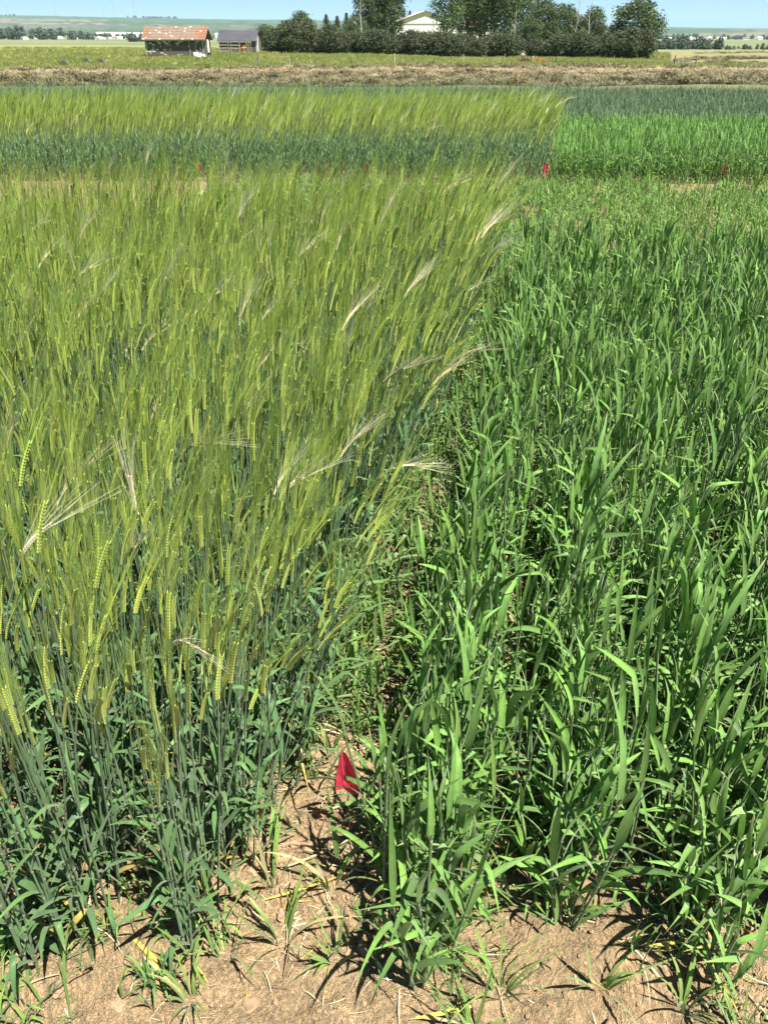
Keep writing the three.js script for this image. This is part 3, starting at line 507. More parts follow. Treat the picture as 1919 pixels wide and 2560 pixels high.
{
  let s = 9300;
  for (const [x, d, az, len, w, col, label] of [
    [-0.52, 0.60, 0.15, 0.15, 0.016, [0.26, 0.33, 0.10], 'limp pale green leaf lying on the soil at the bottom edge'], [-0.46, 0.88, 0.5, 0.22, 0.006, C.yellow, 'yellow straw lying slantwise across the furrow mouth'], [-0.45, 0.96, 0.6, 0.26, 0.006, C.straw, 'long pale straw lying beside the yellow one in the furrow'],
    [-0.1, 0.72, 0.15, 0.16, 0.006, C.straw, 'dry cream leaf lying below the nearest leafy clump'], [0.0, 0.76, -2.7, 0.12, 0.010, C.yellow, 'yellow dead leaf lying under the leafy rows'], [-0.66, 0.72, -0.4, 0.19, 0.008, C.straw, 'dry straw blade lying between the two front barley clumps'],
    [-0.6, 0.70, 2.6, 0.15, 0.012, shade(C.yellow, 0.9), 'curled yellow leaf lying at the foot of the front barley'], [-0.30, 0.66, 0.1, 0.2, 0.004, C.pale, 'single bleached straw lying flat near the bottom edge'], [-0.41, 1.36, 2.9, 0.16, 0.008, C.straw, 'dry leaf lying in the furrow behind the pink flag'], [0.33, 0.95, 0.3, 0.12, 0.010, C.yellow, 'yellow leaf lying in shade under the right rows'],
  ]) {
    const mb = new MB(), r = rngOf(s++); leafInto(mb, r, { base: V(0, 0.012, 0), az: -az, len, th0: 1.56, th1: 1.60, w, twist: rr(-0.5, 0.5, r), drift: rr(-0.4, 0.4, r), col: shade(col, 0.75), seg: 9, fold: 0.12, floor: 0.006 });
    const m = part(numbered('fallen_leaf'), mb.geo(), M.dry, scene); m.position.set(x, soilAt(x, -d), -d); tag(m, label, 'dead leaf', 'fallen leaves and straws');
  }
}

// ---------------------------------------------------------------- old sheds
const rb = rngOf(515);
function boards(parent, name, mat, x0, x1, y0, y1, step, depth, gapProb, colf, place) {   // horizontal boards, each a mesh; place(mesh) moves it onto its wall
  for (let y = y0; y < y1 - 0.01; y += step) {
    const mb = new MB(), w = Math.min(step, y1 - y) - 0.018, a = x0 + (rb() < gapProb ? rb() * 0.12 : 0), b = x1 - (rb() < gapProb ? rb() * 0.12 : 0);
    const n = Math.max(2, Math.round((b - a) / 0.22)), tone = rb(); for (let k = 0; k < n; k++) { const q0 = lerp(a, b, k / n), q1 = lerp(a, b, (k + 1) / n); mb.box(q0, y, 0, q1, y + w, depth + 0.006 * rb(), colf(q0, y, tone)); }
    const m = part(name, mb.geo(), mat, parent); place(m);
  }
}
const greyWood = (q = 0, y = 0, tone = 0.5) => { const n = n2(q * 0.75 + y * 13.7, y * 21.3) + 0.35 * n2(q * 3.1, y * 40); return n < 0.42 + tone * 0.35 ? shade(mixc([0.065, 0.055, 0.048], [0.14, 0.12, 0.10], tone), rr(0.85, 1.15, rb)) : shade([0.46, 0.43, 0.37], rr(0.75, 1.2, rb)); };   // bare wood with flakes of old white paint
const darkWood = () => shade([0.10, 0.085, 0.075], rr(0.6, 1.5, rb));
{
  const [sx, sy, sz] = at(445, 128), g = thing('old_shed', 'weathered plank shed with a rusty orange roof and flaking white paint', 'shed', [sx, sy - 0.15, sz], turnTo(445, -0.28));
  const Lx = 3.95, Dz = 2.1, H = 2.25, R = 3.55;
  const core = new MB(); core.box(-Lx + 0.06, 0, -Dz + 0.06, Lx - 0.06, H, Dz - 0.06, [0.03, 0.026, 0.022]);
  core.poly([[-Lx + 0.06, H, Dz - 0.06], [-Lx + 0.06, H, -Dz + 0.06], [-Lx + 0.06, R - 0.15, 0]], [0.03, 0.026, 0.022]); core.poly([[Lx - 0.06, H, Dz - 0.06], [Lx - 0.06, H, -Dz + 0.06], [Lx - 0.06, R - 0.15, 0]], [0.03, 0.026, 0.022]);
  part('inner_wall', core.geo(), M.matte, g);
  boards(g, 'plank', M.matte, -Lx, 2.1, 0.08, H, 0.19, 0.05, 0.25, greyWood, (m) => m.position.set(0, 0, Dz - 0.05));
  boards(g, 'plank', M.matte, 3.0, Lx, 0.08, H, 0.19, 0.05, 0.25, greyWood, (m) => m.position.set(0, 0, Dz - 0.05));
  for (const s of [-1, 1]) boards(g, 'plank', M.matte, -Dz, s > 0 ? 0.2 : Dz, 0.08, H, 0.19, 0.05, 0.2, greyWood, (m) => { m.rotation.y = s * Math.PI / 2; m.position.set(s * (Lx - 0.05), 0, 0); });
  boards(g, 'plank', M.matte, 1.2, Dz, 0.08, H, 0.19, 0.05, 0.2, greyWood, (m) => { m.rotation.y = -Math.PI / 2; m.scale.z = -1; m.position.set(Lx - 0.05, 0, 0); });
  for (const s of [-1, 1]) for (let y = H; y < R - 0.3; y += 0.19) { const w = Dz * (1 - (y - H) / (R - H)) * 0.97, mb = new MB(); mb.box(-w, y, 0, w, y + 0.172, 0.05, greyWood()); const m = part('plank', mb.geo(), M.matte, g); m.rotation.y = s * Math.PI / 2; m.position.x = s * (Lx - 0.05); }
  const back = new MB(); back.box(-Lx, 0.08, -Dz, Lx, H, -Dz + 0.05, [0.1, 0.085, 0.075]); part('rear_boarding', back.geo(), M.matte, g);
  // rusty metal roof in rows of sheets, with flakes of old pale paint
  const over = 0.42, lift = 0.07;
  for (const s of [-1, 1]) {
    const e = Dz + 0.36, rows = 5, cols = 13, sl = (R - H) / Dz;
    for (let i = 0; i < cols; i++) {
      const mb = new MB(), x0 = lerp(-Lx - over, Lx + over, i / cols), x1 = lerp(-Lx - over, Lx + over, (i + 1) / cols) - 0.012;
      for (let j = 0; j < rows * 3; j++) for (let q = 0; q < 3; q++) {
        const u0 = lerp(x0, x1, q / 3), u1 = lerp(x0, x1, (q + 1) / 3), z0 = e * j / (rows * 3), z1 = e * (j + 1) / (rows * 3), n = n2(u0 * 0.9 + s * 9, z0 * 1.1), f = n2(u0 * 1.5 + 3, z0 * 2.2 + s), up = j % 3 === 2 ? 0.03 : j % 3 === 1 ? 0.015 : 0;
        let c = mixc([0.26, 0.115, 0.06], [0.20, 0.16, 0.128], clamp(0.75 + n * 0.5 - smooth(1.5, 4.2, u0) * 0.75 - smooth(-3.2, -4.2, u0) * 0.4)); if (f > 0.68) c = [0.55, 0.50, 0.43]; c = shade(c, rr(0.68, 0.95, rb));
        const A = (u, z, h) => [u, R + lift - z * sl + h, s * z];
        mb.poly([A(u0, z0, up), A(u1, z0, up), A(u1, z1, up), A(u0, z1, up)], c); mb.poly([A(u0, z1, up), A(u1, z1, up), A(u1, z1, up - 0.05), A(u0, z1, up - 0.05)], c);
      }
      part('roof_sheet', mb.geo(), M.matte, g);
    }
    const und = new MB(); und.poly([[-Lx - over, R - 0.01, 0], [Lx + over, R - 0.01, 0], [Lx + over, R - 0.01 - e * sl, s * e], [-Lx - over, R - 0.01 - e * sl, s * e]], [0.16, 0.14, 0.12]); part('roof_deck', und.geo(), M.matte, g);
  }
  for (const s of [-1, 1]) for (const t of [-1, 1]) { const b = new MB(), e = Dz + 0.36, sl = (R - H) / Dz, x = s * (Lx + over); b.poly([[x, R + 0.1, 0], [x, R - 0.1, 0], [x, R - 0.1 - e * sl, t * e], [x, R + 0.1 - e * sl, t * e]], [0.42, 0.38, 0.32]); part('barge_board', b.geo(), M.matte, g); }
  const fas = new MB(); fas.box(-Lx - 0.3, H - 0.28, Dz + 0.0, Lx + 0.3, H - 0.02, Dz + 0.06, [0.34, 0.38, 0.37]); part('frieze_board', fas.geo(), M.matte, g);
  const dr = new MB(); for (let k = 0; k < 4; k++) dr.box(2.28 + k * 0.18, 0.05, Dz - 0.06, 2.44 + k * 0.18, 1.85, Dz + 0.0, shade([0.13, 0.10, 0.08], rr(0.7, 1.3, rb))); const door = part('door', dr.geo(), M.matte, g);
  for (const x of [2.12, 3.0]) { const b = new MB(); b.box(x - 0.06, 0, Dz + 0.002, x + 0.06, 1.95, Dz + 0.05, [0.30, 0.26, 0.21]); part('door_post', b.geo(), M.matte, g); }
  for (const s of [-1, 1]) { const b = new MB(); b.box(s * Lx - 0.07, 0, Dz + 0.004, s * Lx + 0.07, H - 0.3, Dz + 0.06, [0.36, 0.33, 0.28]); part('corner_board', b.geo(), M.matte, g); }
  const wd = new MB(); wd.box(Lx + 0.01, 0.55, -1.15, Lx + 0.07, 2.1, -0.25, [0.74, 0.74, 0.70]); tag(part('shutter', wd.geo(), M.matte, g), 'white painted panel');
}
{ // white board lying against the shed's foot
  const [x, y, z] = at(497, 124.2), mb = new MB(); mb.poly([[-0.9, 0.62, -0.25], [0.55, 0.36, -0.2], [0.95, 0.0, 0.3], [-0.75, 0.0, 0.35]], [0.76, 0.76, 0.72]); mb.poly([[-0.9, 0.58, -0.28], [0.55, 0.32, -0.23], [0.95, -0.04, 0.27], [-0.75, -0.04, 0.32]], [0.7, 0.7, 0.66]);
  const m = part('white_board', mb.geo(), M.matte, scene); m.position.set(x, y - 0.05, z); m.rotation.y = turnTo(497); tag(m, 'broken white board leaning at the foot of the rusty-roofed shed', 'board');
}
{
  const [x, y, z] = at(600, 152), g = thing('grey_barn', 'low grey plank barn with a dark gambrel roof and white end boards', 'barn', [x, y - 0.1, z], turnTo(600, -0.20));
  const Lx = 3.05, D = 2.3, prof = [[D + 0.25, 1.75], [D * 0.62, 2.75], [0, 3.25], [-D * 0.62, 2.75], [-D - 0.25, 1.75]];
  const core = new MB(); core.box(-Lx + 0.05, 0, -D + 0.05, Lx - 0.05, 1.8, D - 0.05, [0.03, 0.028, 0.026]); for (const s of [-1, 1]) core.poly([[s * (Lx - 0.05), 1.8, D - 0.05], [s * (Lx - 0.05), 2.65, D * 0.6], [s * (Lx - 0.05), 3.1, 0], [s * (Lx - 0.05), 2.65, -D * 0.6], [s * (Lx - 0.05), 1.8, -D + 0.05]], [0.05, 0.045, 0.04]); part('inner_wall', core.geo(), M.matte, g);
  boards(g, 'plank', M.matte, -Lx, Lx, 0.05, 1.8, 0.22, 0.05, 0.1, darkWood, (m) => m.position.set(0, 0, D - 0.05));
  for (let k = 0; k < 4; k++) for (let i = 0; i < 6; i++) { const mb = new MB(), a = prof[k], b = prof[k + 1], x0 = lerp(-Lx - 0.25, Lx + 0.25, i / 6), x1 = lerp(-Lx - 0.25, Lx + 0.25, (i + 1) / 6) - 0.01, c = shade([0.050, 0.050, 0.060], rr(0.85, 1.15, rb)); mb.poly([[x0, a[1], a[0]], [x1, a[1], a[0]], [x1, b[1], b[0]], [x0, b[1], b[0]]], c); mb.poly([[x0, a[1] - 0.06, a[0]], [x1, a[1] - 0.06, a[0]], [x1, b[1] - 0.06, b[0]], [x0, b[1] - 0.06, b[0]]], c); part('roof_sheet', mb.geo(), M.matte, g); }
  for (let k = 0; k < 9; k++) { const z0 = lerp(-D, D, k / 9), z1 = lerp(-D, D, (k + 1) / 9) - 0.03, zz = Math.abs((z0 + z1) / 2), top = zz < D * 0.62 ? lerp(3.15, 2.7, zz / (D * 0.62)) : lerp(2.7, 1.8, (zz - D * 0.62) / (D * 0.38)), mb = new MB(), white = k === 8 || k === 5 || k === 6; mb.box(Lx - 0.02, 0.05, z0, Lx + 0.05, top, z1, white ? shade([0.62, 0.62, 0.60], rr(0.9, 1.05, rb)) : shade([0.10, 0.095, 0.09], rr(0.8, 1.3, rb))); part('end_board', mb.geo(), M.matte, g); }
}
function woodPost(name, px, d, h, rad, col, label, cat, group, lean = 0, sink = 0.1) {
  const [x, y, z] = at(px, d), mb = new MB(), pts = [], r = rngOf(Math.round(px * 7 + d)); for (let k = 0; k <= 4; k++) pts.push(V(lean * k / 4 * h + rr(-0.015, 0.015, r), -sink + (h + sink) * k / 4, rr(-0.015, 0.015, r)));
  mb.tube(pts, pts.map((_, k) => rad * (1 - 0.06 * k) * rr(0.94, 1.06, r)), 7, pts.map(() => shade(col, rr(0.75, 1.25, r))), true);
  const m = part(numbered(name), mb.geo(), M.matte, scene); m.position.set(x, y, z); return tag(m, label, cat, group);
}
// corral in front of the barn: posts, rails
{
  const CG = 'corral posts before the grey barn';
  for (const [px, h, label] of [[547, 1.2, 'short grey corral post next to the rusty-roofed shed'], [569, 1.75, 'grey corral post left of a pair before the barn'], [576, 1.75, 'grey corral post right of a pair before the barn'], [597, 1.6, 'pale corral post in the middle of the barn wall'], [615, 2.1, 'tall corral post standing above the barn eaves'], [620, 2.05, 'tall grey pole standing before the dark barn roof'], [625, 1.6, 'corral post with a pale block on top near the barn end']]) woodPost('corral_post', px, 141, h, 0.07, [0.30, 0.27, 0.22], label, 'post', CG);
  for (const [a, b, y, label] of [[538, 628, 1.66, 'long grey top rail across the barn front'], [540, 600, 1.25, 'second corral rail below the top rail'], [540, 600, 0.85, 'third corral rail at half height before the barn'], [540, 572, 0.45, 'lowest corral rail beside the shed']]) {
    const p0 = at(a, 141.2), p1 = at(b, 141.2), mb = new MB(); mb.tube([V(0, 0, 0), V((p1[0] - p0[0]) / 2, 0.02, (p1[2] - p0[2]) / 2), V(p1[0] - p0[0], (p1[1] - p0[1]), p1[2] - p0[2])], [0.06, 0.055, 0.05], 6, [0.30, 0.275, 0.24], true);
    const m = part(numbered('corral_rail'), mb.geo(), M.matte, scene); m.position.set(p0[0], p0[1] + y, p0[2]); tag(m, label, 'rail', 'corral rails');
  }
  // loading rails right of the barn
  for (const [px, h, label] of [[664, 0.9, 'low post of the rail pen right of the barn'], [668, 1.05, 'grey post of the rail pen by the shrubs'], [681, 0.85, 'last post of the rail pen before the shrubs']]) woodPost('corral_post', px, 143, h, 0.06, [0.33, 0.30, 0.25], label, 'post', CG);
  { const p0 = at(654, 143), p1 = at(682, 143), mb = new MB(); mb.tube([V(0, 0, 0), V(p1[0] - p0[0], p1[1] - p0[1], p1[2] - p0[2])], [0.05, 0.05], 6, [0.40, 0.37, 0.32], true); const m = part(numbered('corral_rail'), mb.geo(), M.matte, scene); m.position.set(p0[0], p0[1] + 0.85, p0[2]); tag(m, 'single rail of the small pen right of the barn', 'rail', 'corral rails'); }
  { const [x, y, z] = at(608, 139), mb = new MB(), c = [0.55, 0.24, 0.03]; mb.tube([V(0, 0, 0), V(0.03, 0.6, 0), V(0, 1.15, 0)], [0.13, 0.10, 0.14], 7, c, true); mb.tube([V(-0.42, 0.95, 0), V(0, 0.85, 0.05), V(0.38, 1.0, 0)], [0.07, 0.12, 0.07], 6, c, true); mb.tube([V(-0.2, 1.25, 0), V(0, 1.1, 0), V(0.22, 1.3, 0)], [0.06, 0.1, 0.06], 6, c, true); const m = part('orange_pump', mb.geo(), M.matte, scene); m.position.set(x, y - 0.02, z); tag(m, 'small orange upright fitting standing before the grey barn wall', 'machine'); }
}
// fence along the far side of the hay
{
  const FG = 'fence posts beyond the mown hay', W = [0.42, 0.38, 0.31], G = [0.20, 0.17, 0.14], K = [0.05, 0.05, 0.045];
  for (const [px, d, h, rad, c, label, lean] of [
    [642, 100, 1.15, 0.085, G, 'stout grey fence post in front of the grey barn', 0], [722, 101, 0.95, 0.07, W, 'leaning pale fence post before the left end of the shrubs', -0.12], [774, 104, 0.62, 0.055, W, 'short thin fence post right of the leaning one', 0], [876, 105, 0.6, 0.05, K, 'short dark stake before the dense shrubs', 0], [986, 106, 1.05, 0.085, W, 'thick pale fence post below the white gable', 0],
    [1160, 107, 0.85, 0.05, W, 'slim pale fence post below the tall poplars', 0], [1220, 108, 0.45, 0.05, W, 'stubby pale stake below the tall poplars', 0], [1334, 108, 0.85, 0.10, W, 'leaning grey post inside the rust-brown weeds', 0.06], [1394, 108, 0.85, 0.075, K, 'dark fence post right of the rust-brown weeds', 0], [1475, 104, 0.72, 0.04, K, 'thin dark stake before the dead white branches', 0], [1593, 102, 0.6, 0.04, K, 'thin dark stake below the round tree', 0],
    [1694, 101, 1.0, 0.07, K, 'dark green steel post at the wire gate', 0], [1704, 105, 0.75, 0.03, [0.5, 0.5, 0.48], 'thin white rod of the wire gate beside the dark post', 0], [1715, 101, 0.85, 0.03, [0.55, 0.55, 0.52], 'thin white rod in the middle of the wire gate', 0], [1728, 104, 0.75, 0.025, [0.5, 0.5, 0.48], 'thin pale rod right of the gate middle', 0], [1749, 101, 1.0, 0.09, G, 'thick weathered gate post, last of the fence to the right', 0],
  ]) woodPost('fence_post', px, d, h, rad, c, label, 'fence post', FG, lean);
  for (const [px, d, h, label] of [[713, 132, 0.6, 'pale post at the foot of the left shrubs'], [848, 132, 0.5, 'small grey post at the foot of the brown-green shrubs'], [1264, 133, 0.7, 'post at the foot of the hedge below the poplars'], [1540, 133, 0.65, 'pale post at the foot of the hedge near the round tree'], [1631, 130, 0.8, 'dark post at the right end of the hedge'], [1649, 130, 0.9, 'dark post standing clear of the hedge end']]) woodPost('fence_post', px, d, h, 0.06, [0.28, 0.25, 0.21], label, 'fence post', 'posts along the hedge');
  // wire netting of the gate
  const a = at(1694, 101), b = at(1749, 101), mb = new MB(); for (let k = 0; k < 4; k++) mb.tube([V(0, 0.2 + k * 0.2, 0), V(b[0] - a[0], 0.2 + k * 0.2 + b[1] - a[1], b[2] - a[2])], [0.008, 0.008], 4, [0.5, 0.5, 0.5]); const m = part('gate_wire', mb.geo(), M.matte, scene); m.position.set(...a); tag(m, 'four pale wires strung across the gate by the hay field', 'wire');
}
// white house behind the shrubs
{
  const [x, y, z] = at(1063, 190), g = thing('white_house', 'white gabled house half hidden behind shrubs and poplars', 'house', [x, y - 0.2, z], turnTo(1063, 0.16));
  const Wd = 7.0, H = 5.6, R = 7.75, Lz = 9, wh = [0.76, 0.75, 0.70];
  for (let k = 0; k < 2; k++) { const mb = new MB(), y0 = k ? H : 0, y1 = k ? R - 0.12 : H - 0.10; if (!k) mb.box(-Wd + 0.65, 0, -Lz, Wd - 0.65, y1, 0, wh); else { mb.poly([[-Wd, H, 0.05], [Wd, H, 0.05], [0, R - 0.1, 0.05]], wh); const rg = new MB(); rg.poly([[-Wd, H, -Lz], [Wd, H, -Lz], [0, R - 0.1, -Lz]], wh); part('gable', rg.geo(), M.matte, g); } part(k ? 'gable' : 'wall', mb.geo(), M.matte, g); }
  for (const s of [-1, 1]) { const mb = new MB(), c = [0.42, 0.33, 0.29]; const P = (q, zz, h) => [s * Wd * 1.05 * q, lerp(R, H - 0.1, q) + h, zz]; mb.poly([P(0, 0.35, 0.06), P(1, 0.35, 0.06), P(1, -Lz, 0.06), P(0, -Lz, 0.06)], c); mb.poly([P(0, 0.35, -0.1), P(1, 0.35, -0.1), P(1, -Lz, -0.1), P(0, -Lz, -0.1)], c); mb.poly([P(0, 0.35, 0.06), P(1, 0.35, 0.06), P(1, 0.35, -0.1), P(0, 0.35, -0.1)], [0.12, 0.08, 0.07]); part('roof', mb.geo(), M.matte, g); }
  const t = new MB(); t.box(-Wd + 0.1, H - 0.14, 0.01, Wd - 0.1, H - 0.02, 0.09, [0.50, 0.47, 0.42]); part('trim', t.geo(), M.matte, g);
  const wing = new MB(); wing.box(7.6, 0, -4, 13, 4.9, 1.2, wh); wing.poly([[7.0, 4.9, 1.5], [13.2, 4.9, 1.5], [13.2, 6.0, -1.4], [7.0, 6.0, -1.4]], [0.45, 0.36, 0.32]); part('wing', wing.geo(), M.matte, g);
  for (const wx of [9.6, 11.4]) { const f = new MB(); f.box(wx - 0.55, 2.6, 1.2, wx + 0.55, 4.1, 1.26, [0.68, 0.66, 0.6]); const wm = part('window', f.geo(), M.matte, g); const pn = new MB(); pn.box(wx - 0.42, 2.72, 1.255, wx + 0.42, 3.98, 1.28, [0.02, 0.022, 0.025]); part('pane', pn.geo(), M.matte, wm); }
  const pp = new MB(); pp.box(-Wd + 0.1, 0, -2.2, -Wd + 0.25, H - 0.1, -0.1, [0.16, 0.16, 0.17]); part('porch_wall', pp.geo(), M.matte, g);
}
{ // small open shelter with orange roof seen through the hedge
  const [x, y, z] = at(1301, 146), g = thing('shelter', 'small shelter with an orange roof glimpsed through a gap in the hedge', 'shelter', [x, y, z], turnTo(1301));
  for (const sx of [-0.9, 0.1, 1.0]) { const mb = new MB(); mb.box(sx - 0.07, 0, -0.07, sx + 0.07, 1.55, 0.07, [0.24, 0.22, 0.2]); part('post', mb.geo(), M.matte, g); }
  const rf = new MB(); rf.box(-0.8, 1.78, -0.8, 0.35, 1.98, 0.8, [0.50, 0.22, 0.10]); part('roof', rf.geo(), M.matte, g); const ln = new MB(); ln.box(-1.3, 1.36, -0.12, 1.3, 1.5, 0.12, [0.62, 0.60, 0.52]); part('beam', ln.geo(), M.matte, g); const wl = new MB(); wl.box(0.35, 0.45, -0.5, 0.85, 1.2, -0.4, [0.74, 0.74, 0.7]); part('panel', wl.geo(), M.matte, g); const bs = new MB(); bs.box(-1.2, 0.1, -0.6, 1.2, 0.3, 0.2, [0.3, 0.28, 0.25]); part('deck', bs.geo(), M.matte, g);
}
// ---------------------------------------------------------------- trees and shrubs
function crownInto(mb, r, o) {   // leaf-sized faces gathered in clumps through the crown's volume
  for (let k = 0; k < o.clumps; k++) {
    let u, v, w, q; do { u = rr(-1, 1, r); v = rr(-1, 1, r); w = rr(-1, 1, r); q = Math.hypot(u, v, w); } while (q > 1 || q < (o.hollow ?? 0.35));
    const prof = o.prof ? o.prof((v + 1) / 2) : 1, bump = 1 + 0.22 * n3(u * 1.7 + o.seed, v * 1.7, w * 1.7), cx = u * o.rx * prof * bump, cy = o.y0 + (v + 1) / 2 * o.hy * (0.94 + 0.12 * bump - 0.06), cz = w * o.rz * prof * bump;
    const c0 = shade(mixc(o.c0, o.c1, r()), rr(0.8, 1.2, r)), cr = o.cr * rr(0.6, 1.3, r);
    for (let j = 0; j < o.per; j++) {
      const p = V(rr(-1, 1, r), rr(-0.8, 0.8, r), rr(-1, 1, r)).multiplyScalar(cr).add(V(cx, cy, cz)), s = o.leaf * rr(0.6, 1.3, r), a = V(rr(-1, 1, r), rr(-0.6, 0.6, r), rr(-1, 1, r)).normalize(), b = V(rr(-1, 1, r), rr(-1, 0.3, r), rr(-1, 1, r)).cross(a).normalize(), c = shade(c0, rr(0.85, 1.15, r));
      mb.quad(mb.v(p.x - a.x * s, p.y - a.y * s, p.z - a.z * s, c), mb.v(p.x + b.x * s * 0.6, p.y + b.y * s * 0.6, p.z + b.z * s * 0.6, c), mb.v(p.x + a.x * s, p.y + a.y * s, p.z + a.z * s, c), mb.v(p.x - b.x * s * 0.6, p.y - b.y * s * 0.6, p.z - b.z * s * 0.6, c));
    }
  }
}
function limbsInto(mb, r, h, rad, n, spread, col, y0 = 0.25) {
  const tr = []; for (let k = 0; k <= 5; k++) tr.push(V(rr(-0.02, 0.02, r) * h * (k > 0 ? 1 : 0), h * k / 5 - (k ? 0 : 0.2), rr(-0.02, 0.02, r) * h * (k > 0 ? 1 : 0))); mb.tube(tr, tr.map((_, k) => rad * (1 - k / 5.6)), 7, col, true);
  for (let k = 0; k < n; k++) { const t = lerp(y0, 0.92, k / n), b = along(tr, t), a = rr(0, 6.283, r), L = spread * (1.15 - t) * rr(0.7, 1.2, r), e = b.clone().add(V(Math.cos(a) * L, L * rr(0.4, 0.9, r), Math.sin(a) * L)), m = b.clone().lerp(e, 0.5).add(V(0, L * 0.1, 0)); mb.tube([b, m, e], [rad * 0.35 * (1.1 - t), rad * 0.22 * (1.1 - t), rad * 0.06], 5, col); for (let q = 0; q < 2; q++) { const f = along([b, m, e], rr(0.4, 0.8, r)), aa = a + rr(-1, 1, r), l2 = L * 0.45; mb.tube([f, f.clone().add(V(Math.cos(aa) * l2, l2 * 0.8, Math.sin(aa) * l2))], [rad * 0.12, rad * 0.03], 4, col); } }
}
const bark = [0.22, 0.19, 0.15], dead = [0.46, 0.42, 0.36];
function treeProto(kind, seed) {
  const r = rngOf(seed), g = new THREE.Group(), t = new MB(), c = new MB();
  if (kind === 'poplar') { limbsInto(t, r, 14.5, 0.26, 16, 3.2, bark, 0.15); crownInto(c, r, { seed, clumps: 420, per: 22, rx: 2.7, rz: 2.7, hy: 14.6, y0: 1.4, prof: (v) => Math.pow(Math.sin(Math.PI * clamp(0.1 + v * 0.86)), 0.5) * 0.98, c0: [0.030, 0.060, 0.016], c1: [0.100, 0.152, 0.036], cr: 0.75, leaf: 0.17, hollow: 0.25 }); }
  if (kind === 'aspen') { limbsInto(t, r, 12.5, 0.20, 14, 4.4, [0.28, 0.25, 0.20], 0.15); crownInto(c, r, { seed, clumps: 300, per: 24, rx: 3.7, rz: 3.7, hy: 11.5, y0: 2.4, prof: (v) => Math.pow(Math.sin(Math.PI * clamp(0.15 + v * 0.76)), 0.6), c0: [0.042, 0.080, 0.020], c1: [0.135, 0.205, 0.048], cr: 0.8, leaf: 0.18, hollow: 0.3 }); }
  if (kind === 'round') { limbsInto(t, r, 5.2, 0.22, 12, 3.2, bark, 0.2); crownInto(c, r, { seed, clumps: 380, per: 24, rx: 3.1, rz: 3.1, hy: 6.2, y0: 0.6, prof: (v) => 0.55 + 0.45 * Math.sin(Math.PI * v * 0.9), c0: [0.026, 0.055, 0.014], c1: [0.095, 0.145, 0.034], cr: 0.6, leaf: 0.15, hollow: 0.45 }); }
  if (kind === 'shrub') { for (let k = 0; k < 7; k++) { const a = rr(0, 6.28, r); t.tube([V(rr(-0.9, 0.9, r), -0.1, rr(-0.4, 0.4, r)), V(Math.cos(a) * 1.2, 1.4, Math.sin(a) * 0.7), V(Math.cos(a) * 1.7, 2.7, Math.sin(a))], [0.06, 0.045, 0.015], 5, [0.16, 0.13, 0.10]); } crownInto(c, r, { seed, clumps: 260, per: 22, rx: 2.1, rz: 1.7, hy: 3.2, y0: 0.15, prof: (v) => 0.8 + 0.2 * Math.sin(Math.PI * v), c0: [0.030, 0.047, 0.015], c1: [0.080, 0.102, 0.030], cr: 0.5, leaf: 0.13, hollow: 0.4 }); }
  if (kind === 'spruce') {
    t.tube([V(0, -0.2, 0), V(0, 9.8, 0)], [0.2, 0.03], 6, bark, true);
    for (let k = 0; k < 26; k++) { const y = 0.6 + 9.1 * k / 26, L = 0.42 * (10.0 - y) + 0.06, nb = 12; for (let j = 0; j < nb; j++) { const a = j / nb * 6.283 + k * 1.7 + rr(-0.2, 0.2, r), l = L * rr(0.75, 1.15, r), cc = shade(mixc([0.030, 0.055, 0.030], [0.055, 0.085, 0.045], r()), rr(0.85, 1.15, r)); for (let q = 0; q < 7; q++) { const f = (q + 0.5) / 7, x = Math.cos(a) * l * f, z = Math.sin(a) * l * f, yy = y - l * f * 0.32 + rr(-0.06, 0.06, r), s = 0.34 * (1.2 - f * 0.7), sx = -Math.sin(a) * s, sz = Math.cos(a) * s; c.quad(c.v(x - sx, yy - 0.1, z - sz, cc), c.v(x + Math.cos(a) * s * 0.4, yy, z + Math.sin(a) * s * 0.4, cc), c.v(x + sx, yy - 0.1, z + sz, cc), c.v(x - Math.cos(a) * s * 0.9, yy + 0.08, z - Math.sin(a) * s * 0.9, cc)); } } }
  }
  part('trunk', t.geo(), M.matte, g); part('crown', c.geo(), M.foliage, g); return g;
}
const TREES = {}; for (const [k, n] of [['poplar', 2], ['aspen', 3], ['round', 2], ['shrub', 4], ['spruce', 2]]) TREES[k] = Array.from({ length: n }, (_, i) => treeProto(k, 3100 + i * 17 + k.length * 101));
const rt = rngOf(616);
function plantTree(kind, name, px, d, sx, sy, label, cat, group) {
  const [x, y, z] = at(px, d), P = TREES[kind], g = P[Math.floor(rt() * P.length)].clone(); g.name = numbered(name); g.position.set(x, y - 0.05, z); g.rotation.y = rr(0, 6.283, rt); g.scale.set(sx, sy, sx); scene.add(g); return tag(g, label, cat, group);
}
